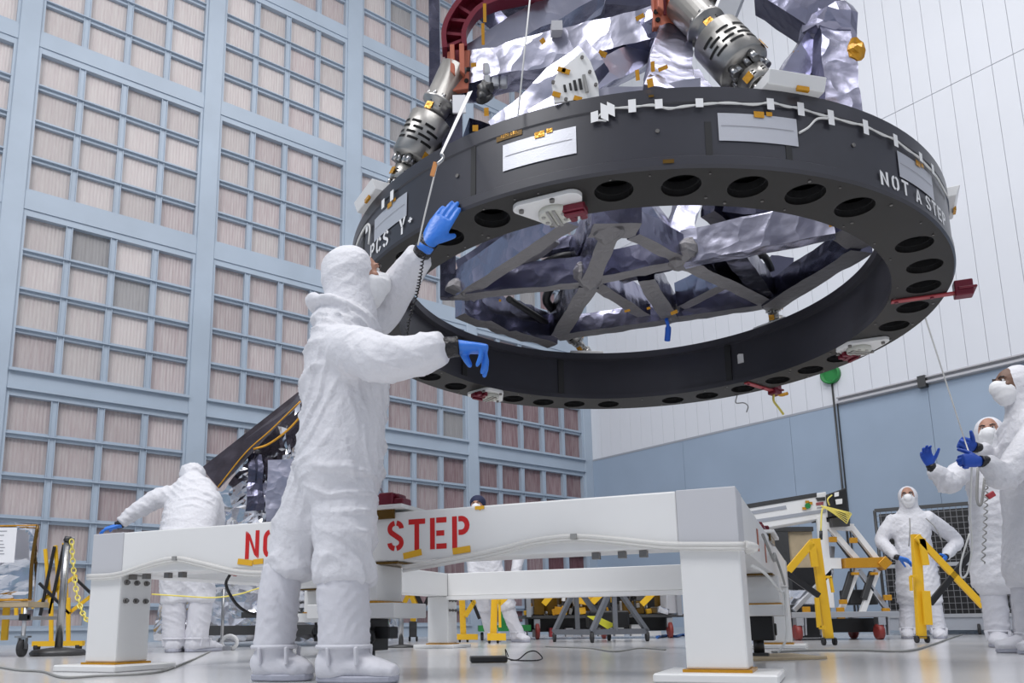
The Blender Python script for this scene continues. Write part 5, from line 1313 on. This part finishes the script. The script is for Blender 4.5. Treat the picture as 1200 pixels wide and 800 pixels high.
g5 = gate('yellow and black crossed barrier frame seen left of the far stand leg', 11.0, (489, 692, 484, 728), [(472, 710, 480, 694, .06, Yb), (480, 694, 488, 712, .06, Yb), (487, 694, 497, 715, .06, Kb), (505, 694, 495, 715, .05, Kb)], (484, 747))

# ---------------------------------------------------------------- instrument on a white wheeled frame (right)
Y6 = 9.1; ic = thing('instrument_cart', 'white wheeled frame carrying a long instrument box with black end', 'cart', (at(985, 747, Y6).x, Y6, 0))
a6 = lambda x, y, d=0: at(x, y, Y6 + d)
b = MB(); b.prism([a6(868, 592), a6(968, 576), a6(976, 605), a6(876, 622)], .5, (0, 1, 0)); ib = b.obj('instrument_box', 'white_paint', ic, world=True, bevel=.006)
def strip(q, m, name, parent, d=-.006, t=.006):
    b = MB(); b.prism([a6(x, y, d) for x, y in q], t, (0, 1, 0)); return b.obj(name, m, parent, world=True)
strip([(866, 592), (957, 577), (957, 582), (868, 597)], 'dark_metal', 'box_rail', ib); strip([(878, 599), (921, 592), (922, 596), (880, 603)], 'joint_grey', 'box_slot', ib); strip([(876, 610), (968, 596), (968, 600), (878, 614)], 'joint_grey', 'box_rail', ib)
strip([(956, 583), (967, 582), (967, 586), (958, 587)], 'dark_metal', 'latch', ib, -.01)
p = a6(946.5, 592.5, -.012); MB().cyl(p, p + V((0, -.01, 0)), .032, n=16).obj('port', 'green_paint', ib, world=True)
for dx, dy in ((.035, .03), (-.04, -.03), (.0, .045)): MB().box(-.022, .022, -.012, -.006, -.015, .015, Matrix.Translation(p + V((dx, .01, dy)))).obj('amber_tape', 'kapton', ib, world=True)
for k, (y0, y1) in enumerate(((588.5, 589.6), (590.3, 591.5))): strip([(956.5, y0 + .3), (965, y0 - .6), (965, y1 - .6), (956.5, y1 + .3)], 'bar_red', 'marking', ib, -.008)
strip([(957.5, 594.4), (964, 593.4), (964, 594), (957.5, 595)], 'ink', 'marking', ib, -.008)
b = MB(); b.prism([a6(972, 578, -.1), a6(992, 571, -.1), a6(995, 603, -.1), a6(975, 606, -.1)], .55, (0, 1, 0)); eb = b.obj('black_end_box', 'black_plastic', ic, world=True, bevel=.01)
strip([(978, 577), (983, 576), (983, 581), (978, 582)], 'white_paint', 'end_label', eb, -.12); strip([(979, 585), (987, 584), (987, 590), (980, 591)], 'white_paint', 'end_label', eb, -.12)
strip([(974, 607), (996, 604), (996, 616), (976, 617)], 'dark_metal', 'end_base', eb, -.1, .4)
for k in range(5):
    pts = [a6(962, 592 + k * .2, -.2), a6(975, 597 + k * .8, -.22), a6(988, 600 + k * 2.4, -.22), a6(996 - k * .8, 604 + k * 2.2, -.2), a6(997 - k * 1.2, 601 + k * .6, -.2), a6(986, 598 + k * .4, -.22), a6(966, 593, -.2)]
    MB().tube(spline(pts, 5), .005, 5).obj('yellow_cable', 'chain_yellow', ic, world=True)
MB().tube(spline([a6(975, 580, -.2), a6(970, 585, -.22), a6(972, 592, -.2)], 5), .008, 5).obj('yellow_cable', 'chain_yellow', ic, world=True)
MB().tube(spline([a6(966, 593, -.2), a6(963, 600, -.2), a6(962, 622, -.2)], 5), .010, 5).obj('yellow_cable', 'chain_yellow', ic, world=True)
MB().tube([a6(962, 622, -.2), a6(962, 632, -.2)], .018, 8).obj('connector', 'black_plastic', ic, world=True)
wb = lambda x0, y0, x1, y1, w, m='white_paint', n='frame_bar', d=0, t=.05: MB().beam(a6(x0, y0, d), a6(x1, y1, d), w, t, (0, 1, 0)).obj(n, m, ic, world=True, bevel=.003)
wb(962, 605, 972, 712, .10); wb(972, 618, 1008, 660, .06); wb(998, 618, 1031, 660, .06); wb(968, 616, 1000, 618, .08); wb(985, 660, 972, 660, .12)
wb(977, 625, 1003, 660, .06, 'dark_metal', 'dark_link', .06); wb(1001, 625, 1026, 658, .05, 'dark_metal', 'dark_link', .06)
wb(988, 660, 1032, 659, .11, 'kapton', 'amber_wrap', -.03, .12); wb(1030, 656, 1038, 664, .12, 'kapton', 'amber_wrap', -.04, .14)
wb(1004, 668, 985, 716, .06); wb(1028, 668, 1010, 718, .06); wb(1006, 668, 1041, 716, .05, 'aluminium'); wb(998, 670, 988, 702, .06, 'dark_metal', 'dark_link', -.02); wb(1022, 670, 1012, 702, .06, 'dark_metal', 'dark_link', -.02)
wb(930, 715, 975, 668, .05, 'aluminium'); wb(975, 640, 970, 716, .05, 'aluminium', 'frame_bar', .2)
for q in ((988, 705, .05), (1002, 672, .03), (1024, 672, .03), (976, 632, .06), (1000, 633, .06), (945, 716, .1), (985, 718, .12), (1040, 700, .06), (1038, 715, .05)):
    p = a6(q[0], q[1], -.08); MB().box(-.04, .04, -.02, .02, -q[2] / 2, q[2] / 2, Matrix.Translation(p)).obj('amber_wrap', 'kapton', ic, world=True, bevel=.004)
zd = a6(980, 720).z
x0, x1 = a6(922, 720).x, a6(1046, 720).x
MB().box(x0, x1, Y6 - .15, Y6 + .75, zd - .03, zd + .03).obj('deck', 'aluminium', ic, world=True, bevel=.004)
MB().box(x0 + .25, x1 - .1, Y6 + .1, Y6 + .7, .08, zd - .04).obj('under_box', 'black_plastic', ic, world=True)
for x in (940, 1010): MB().box(-.16, .16, -.05, .2, -.08, .09, Matrix.Translation(a6(x, 700, .15))).obj('equipment_box', ('foil_mirror', 'dark_metal')[x > 1000], ic, world=True, bevel=.01)
for x, y in ((x0 + .06, Y6 - .1), (x1 - .22, Y6 - .1), (x0 + .06, Y6 + .7), (x1 - .12, Y6 + .7)):
    cs = MB().box(x - .02, x + .06, y - .05, y + .05, .16, zd - .03).box(x + .045, x + .06, y - .03, y + .03, .05, .18).obj('caster_fork', 'aluminium', ic, world=True)
    MB().lathe((x - .035, y, .085), (1, 0, 0), [(0, .06), (.01, .085), (.06, .085), (.07, .06)], 22).obj('wheel', 'caster_red', cs, world=True)
for x in (943, 962, 1040): wb(x, 722, x + 1, 744, .02, 'aluminium', 'leg', -.1)
# wooden crate, blue panel seen over the stand
cr = thing('plywood_crate', 'open beige plywood crate with dark frame behind the yellow barrier frame', 'crate', (at(935, 744, 10.6).x, 10.6, 0))
a7 = lambda x, y, d=0: at(x, y, 10.6 + d)
zc1, zc0 = a7(935, 617).z, 0.0
xa, xb = a7(906, 650).x, a7(956, 650).x
MB().box(xa + .2, xb, 10.65, 11.3, .3, zc1 - .04).obj('panel', 'wood_tan', cr, world=True)
MB().box(xa + .02, xb, 10.6, 10.7, zc1 - .06, zc1).box(xa + .02, xa + .22, 10.6, 10.68, 0, zc1 - .055).obj('dark_frame', 'dark_metal', cr, world=True)
MB().box(xa + .2, xb, 10.64, 10.75, .0, .9).obj('dark_frame', 'black_plastic', cr, world=True)
bp_ = thing('blue_board', 'bright blue board standing just behind the right end of the stand', 'board', (at(893, 744, 11.75).x, 11.75, 0))
MB().box(at(876, 650, 11.75).x, at(907, 650, 11.75).x, 11.75, 11.81, .02, at(893, 612, 11.75).z).obj('panel', 'blue_panel', bp_, world=True)
MB().box(at(876, 650, 11.75).x, at(907, 650, 11.75).x, 11.65, 11.95, 0, .04).obj('foot', 'dark_metal', bp_, world=True)

# ---------------------------------------------------------------- wire cage on casters
C1, C2 = V((6.25, 12.0, 0)), V((8.35, 10.6, 0)); cd_ = (C2 - C1).normalized(); cn = V((-cd_.y, cd_.x, 0)); CL = (C2 - C1).length
cz = lambda y, x=1090: at(x, y, 11.6).z
cg = thing('wire_cage', 'black wire mesh cage trolley behind the hands-on-hips person', 'cage', C1)
def cp_(t, z, d=0): return C1 + cd_ * (t * CL) + cn * d + V((0, 0, z))
zt_, zm, zl = at(1045, 598, 12.0).z, at(1045, 664, 12.0).z, at(1045, 722, 12).z
for t in (0, .5, 1): MB().tube([cp_(t, .12), cp_(t, zt_)], .022, 8).obj('cage_post', 'dark_metal', cg, world=True)
for z, m in ((zt_, 'dark_metal'), (zm, 'aluminium'), (zl, 'aluminium')): MB().beam(cp_(0, z), cp_(1, z), .04, .05).obj('cage_rail', m, cg, world=True)
MB().hexa([cp_(0, zl, .5), cp_(1, zl, .5), cp_(1, zl, .52), cp_(0, zl, .52), cp_(0, zt_, .5), cp_(1, zt_, .5), cp_(1, zt_, .52), cp_(0, zt_, .52)]).obj('back_sheet', 'black_plastic', cg, world=True)
MB().hexa([cp_(0, zl - .2, .0), cp_(1, zl - .2, .0), cp_(1, zl - .2, .5), cp_(0, zl - .2, .5), cp_(0, zl - .02, .0), cp_(1, zl - .02, 0), cp_(1, zl - .02, .5), cp_(0, zl - .02, .5)]).obj('shelf', 'joint_grey', cg, world=True)
wire_m = mat('wire_grey', (.22, .22, .23), .5, .4)
nv = 34
for k in range(nv + 1): MB().beam(cp_(k / nv, zl), cp_(k / nv, zt_), .007, .007, cn).obj('wire', 'wire_grey', cg, world=True)
nh = 18
for k in range(nh): z = zl + (zt_ - zl) * k / nh; MB().beam(cp_(0, z), cp_(1, z), .007, .007).obj('wire', 'wire_grey', cg, world=True)
for t in (.08, .45, .92):
    p = cp_(t, .075); MB().lathe(p - cd_ * .02, cd_, [(0, .05), (.006, .075), (.034, .075), (.04, .05)], 18).obj('caster', 'rubber', cg, world=True)
    MB().beam(cp_(t, .08), cp_(t, zl - .2), .05, .03).obj('caster_fork', 'steel', cg, world=True)

# ---------------------------------------------------------------- grey A-frame dolly, equipment cart and odds under the far beam
dl_ = thing('frame_dolly', 'grey tubular A-frame dolly on black casters under the far beam', 'dolly', (1.64, 9.6, 0))
DC = [V((1.118, 9.644, 0)), V((1.453, 8.998, 0)), V((2.161, 9.45, 0)), V((1.84, 10.1, 0))]
mat('dolly_grey', (.17, .18, .20), .45, .3)
zr = at(700, 740, 9.4).z
for p, q in zip(DC, DC[1:] + DC[:1]): MB().beam(p + V((0, 0, zr)), q + V((0, 0, zr)), .05, .06).obj('base_rail', 'dolly_grey', dl_, world=True)
for (i, j) in ((1, 2), (0, 3)):
    ap = DC[i].lerp(DC[j], .42) + V((0, 0, .66)); MB().beam(DC[i] + V((0, 0, zr)), ap, .05, .05).obj('inclined_leg', 'dolly_grey', dl_, world=True); MB().beam(DC[j] + V((0, 0, zr)), ap, .05, .05).obj('inclined_leg', 'dolly_grey', dl_, world=True)
    MB().beam(V((ap.x, ap.y, zr)), ap, .05, .05).obj('upright', 'dolly_grey', dl_, world=True)
MB().beam(DC[1].lerp(DC[2], .42) + V((0, 0, .68)), DC[0].lerp(DC[3], .42) + V((0, 0, .68)), .06, .06).obj('ridge_bar', 'dolly_grey', dl_, world=True)
for p in DC:
    MB().lathe(p + V((-.02, 0, .058)), (1, 0, 0), [(0, .04), (.005, .058), (.035, .058), (.04, .04)], 18).obj('caster', 'rubber', dl_, world=True)
    MB().box(p.x - .028, p.x + .028, p.y - .02, p.y + .02, .09, zr - .02).obj('caster_fork', 'steel', dl_, world=True)
cdz = at(705, 728, 9.3)
tag(MB().prism([at(688, 722, 9.3), at(700, 722, 9.3), at(722, 732, 9.3), at(712, 737, 9.3)], .02, (0, 1, .2)).obj('warning_card', mat('card_yellow', (.75, .72, .05), .5)), 'yellow and white card leaning inside the grey A-frame dolly', 'card')
tag(MB().box(-.22, .25, -.15, .15, 0, .2, Matrix.Translation(V((1.75, 9.75, zr + .04)))).obj('black_case', 'black_plastic', bevel=.02), 'black soft case lying on the grey A-frame dolly', 'case')
ec = thing('equipment_cart', 'long low cart loaded with black and amber hardware behind the grey dolly', 'cart', (2.3, 11.4, 0))
a8 = lambda x, y, d=0: at(x, y, 11.4 + d)
dz = a8(700, 722).z; ex0, ex1 = a8(612, 722).x, a8(800, 722).x
MB().box(ex0, ex1, 11.3, 12.2, dz - .02, dz + .02).obj('deck', 'dark_metal', ec, world=True)
MB().box(ex0 + .1, ex1 - .1, 11.6, 12.2, .10, dz + .40).obj('dark_backing', 'black_plastic', ec, world=True)  # black box added as a dark background behind the hardware
re_ = random.Random(21)
for k in range(70):
    x = re_.uniform(ex0 + .1, ex1 - .1); y = re_.uniform(11.35, 12.1); w, h = re_.uniform(.05, .24), re_.uniform(.06, .42)
    MB().box(-w / 2, w / 2, -w / 2, w / 2, 0, h, Matrix.Translation(V((x, y, dz + .03))) @ Matrix.Rotation(re_.uniform(-.5, .5), 4, 'Z')).obj('hardware_block', re_.choice(['dark_metal', 'kapton_dark', 'kapton_dark', 'machined', 'dark_metal', 'black_plastic', 'grey_paint', 'kapton', 'black_plastic']), ec, world=True, bevel=.005)
for k in range(10):
    x = re_.uniform(ex0 + .1, ex1 - .3); MB().beam(V((x, 11.4, dz)), V((x + re_.uniform(-.3, .3), 11.6, dz + re_.uniform(.2, .4))), .03, .03).obj('hardware_strut', re_.choice(['aluminium', 'dark_metal', 'machined']), ec, world=True)
for k in range(34):
    x = re_.uniform(ex0 + .05, ex1 - .1); w, h = re_.uniform(.03, .16), re_.uniform(.03, .13); z = dz + .03 if k % 3 else dz + re_.uniform(.10, .22)
    MB().box(-w / 2, w / 2, -.04, .04, 0, h, Matrix.Translation(V((x, re_.uniform(11.30, 11.5), z))) @ Matrix.Rotation(re_.uniform(-.4, .4), 4, 'Y')).obj('small_fitting', re_.choice(['kapton', 'machined', 'foil_mirror', 'aluminium', 'kapton', 'white_paint', 'tape_yellow']), ec, world=True, bevel=.004)
for k in range(8):
    x = ex0 + .15 + k * (ex1 - ex0 - .4) / 8; MB().box(x, x + re_.uniform(.08, .2), 11.45, 11.6, .03, re_.uniform(.08, .2)).obj('stowed_part', re_.choice(['bar_red', 'green_paint', 'white_paint', 'grey_paint']), ec, world=True, bevel=.004)
for x in (ex0 + .2, (ex0 + ex1) / 2, ex1 - .2):
    MB().lathe((x - .03, 11.35, .11), (1, 0, 0), [(0, .08), (.01, .11), (.05, .11), (.06, .08)], 22).obj('wheel', 'caster_red', ec, world=True); MB().box(x - .04, x + .04, 11.33, 11.42, .15, dz - .03).obj('caster_fork', 'aluminium', ec, world=True)
# yellow arms hanging from the cart's upper rail, seen just below the beam edge
MB().box(ex0 + .05, ex1 - .05, 11.22, 11.28, dz + .42, dz + .48).obj('upper_rail', 'aluminium', ec, world=True)
for x in (ex0 + .08, ex1 - .08): MB().box(x - .03, x + .03, 11.22, 11.30, dz, dz + .44).obj('rail_post', 'aluminium', ec, world=True)
for (x0, y0, x1, y1) in ((637, 708, 650, 692), (694, 706, 708, 692), (752, 708, 768, 692)):
    MB().beam(at(x0, y0, 11.2), at(x1, y1, 11.2), .08, .03, (0, 1, 0)).obj('yellow_arm', 'safety_yellow', ec, world=True, bevel=.003)
gt = thing('green_trolley', 'green low trolley behind the legs of the navy-cap person', 'trolley', (at(590, 745, 11.0).x, 11.0, 0))
MB().box(at(561, 740, 11).x, at(622, 740, 11).x, 10.95, 11.6, .12, .20).obj('deck', 'green_paint', gt, world=True)
MB().box(at(586, 740, 11).x, at(594, 740, 11).x, 11.0, 11.1, .2, at(590, 712, 11).z).obj('upright', 'green_paint', gt, world=True)
for x in (565, 617): MB().lathe((at(x, 745, 11).x - .02, 11.05, .055), (1, 0, 0), [(0, .04), (.005, .055), (.035, .055), (.04, .04)], 14).obj('wheel', 'rubber', gt, world=True)
# short steel post on a disc seen under the jack plate, tie-down post with white ring
jp = thing('short_steel_post', 'short steel post on a round disc foot left of the far stand leg', 'post', (at(470, 758, 7.9).x, 7.9, 0))
b0 = V((at(470, 758, 7.9).x, 7.9, 0)); MB().lathe(b0, (0, 0, 1), [(0, .15), (.015, .15), (.03, .05)], 24).obj('disc_foot', 'dark_metal', jp, world=True); MB().cyl(b0 + V((0, 0, .02)), b0 + V((0, 0, .42)), .024, n=12).obj('post', 'steel', jp, world=True)
td = thing('tie_down_rod', 'thin steel rod with a white ring hook on the floor beside the bending person', 'rod', V((at(268, 758, 7.6).x, 7.6, 0)))
t0 = V((at(260, 752, 7.6).x, 7.6, .05)); MB().cyl(t0, at(262, 690, 7.6), .014, n=10).obj('rod', 'steel', td, world=True)
MB().tube([t0 + V((.07 + .07 * math.cos(t), 0, .02 + .06 * math.sin(t))) for t in [2 * PI * k / 20 for k in range(20)]], .018, 8, closed=True).obj('ring_hook', 'white_paint', td, world=True)
MB().box(t0.x - .1, t0.x + .1, 7.53, 7.67, 0, .04).obj('foot', 'aluminium', td, world=True)
# flat black box with a looped cable on the floor
fb_ = thing('black_device', 'flat black box with a looped cable lying on the glossy floor', 'device', (0.16, 4.55, 0), .05)
MB().box(-.10, .10, -.06, .06, .002, .035).obj('body', 'black_plastic', fb_, bevel=.006)
MB().tube(spline([V((.10, 0, .02)), V((.16, 0, .012)), V((.22, .03, .05)), V((.27, .05, .055)), V((.31, .08, .02)), V((.28, .02, .008)), V((.2, -.02, .008)), V((.12, -.02, .012))], 8), .004, 6).obj('cable', 'cuff_black', fb_)
MB().tube(spline([V((.10, .01, .03)), V((.095, .0, .07)), V((.11, -.01, .03))], 6), .003, 6).obj('cable', 'cuff_black', fb_)
# brown pad under the right jack
pd = MB().prism([V((1.55, 4.35, 0.001)), V((2.0, 4.5, 0.001)), V((2.05, 5.1, .001)), V((1.6, 5.0, .001))], .012, (0, 0, 1)).obj('floor_pad', 'wood_tan'); tag(pd, 'brown hardboard pad on the floor under the right jack of the stand', 'pad')
# loose cables on the floor
def floor_cord(label, pts, r, m):
    P = [V((*gz(x, y), r)) for x, y in pts]
    o = MB().tube(spline(P, 8), r, 6).obj('floor_cable', m); tag(o, label, 'cable'); return o
def gz(x, y):
    d = ray(x, y); t = -EYE.z / d.z; return (EYE + d * t).xy
floor_cord('grey cable snaking over the floor in front of the left stand leg', [(-15, 780), (20, 786), (50, 788), (75, 795), (120, 793), (165, 791), (195, 786), (225, 774), (246, 764)], .006, 'cord_grey')
floor_cord('thin grey cable across the floor between the two yellow barrier frames', [(905, 765), (950, 763), (1010, 763), (1060, 764), (1090, 757), (1115, 748), (1128, 744)], .008, 'cord_grey')
floor_cord('dark cable lying on the floor behind the flat black box', [(640, 758), (690, 760), (720, 764), (750, 760), (780, 762)], .006, 'cord_grey')
floor_cord('blue cable bundle on the floor right of the grey dolly', [(770, 748), (782, 746), (792, 747), (800, 745), (812, 747)], .02, 'blue_panel')
# red ground clip and black lead clipped under the beam
gc = thing('ground_clip', 'red crocodile clip with a dark lead hanging under the letters on the beam', 'clip', at(276, 668, 3.9))
MB().beam(at(270, 672, 3.93), at(282, 661, 3.93), .03, .02, (0, 1, 0)).beam(at(277, 667, 3.93), at(275, 675, 3.93), .02, .015, (0, 1, 0)).obj('jaw', 'bar_red', gc, world=True, bevel=.003)
MB().tube(spline([at(270, 672, 3.93), at(265, 685, 3.95), at(275, 705, 3.98), at(288, 716, 4.0), at(302, 720, 4.02)], 6), .008, 6).obj('lead', 'cuff_black', gc, world=True)
MB().tube(spline([at(278, 664, 3.9), at(290, 655, 3.86), at(305, 645, 3.82), at(325, 622, 3.78)], 6), .006, 6).obj('wire', 'cord_grey', gc, world=True)
yr = MB().tube(spline([at(178, 696, 6.6), at(210, 698, 6.6), at(250, 700, 6.6), at(280, 696, 6.6), at(300, 690, 6.6), at(330, 682, 6.6)], 6), .006, 6).obj('yellow_rope', 'chain_yellow'); tag(yr, 'slack yellow rope stretched behind the stand at knee height', 'rope')
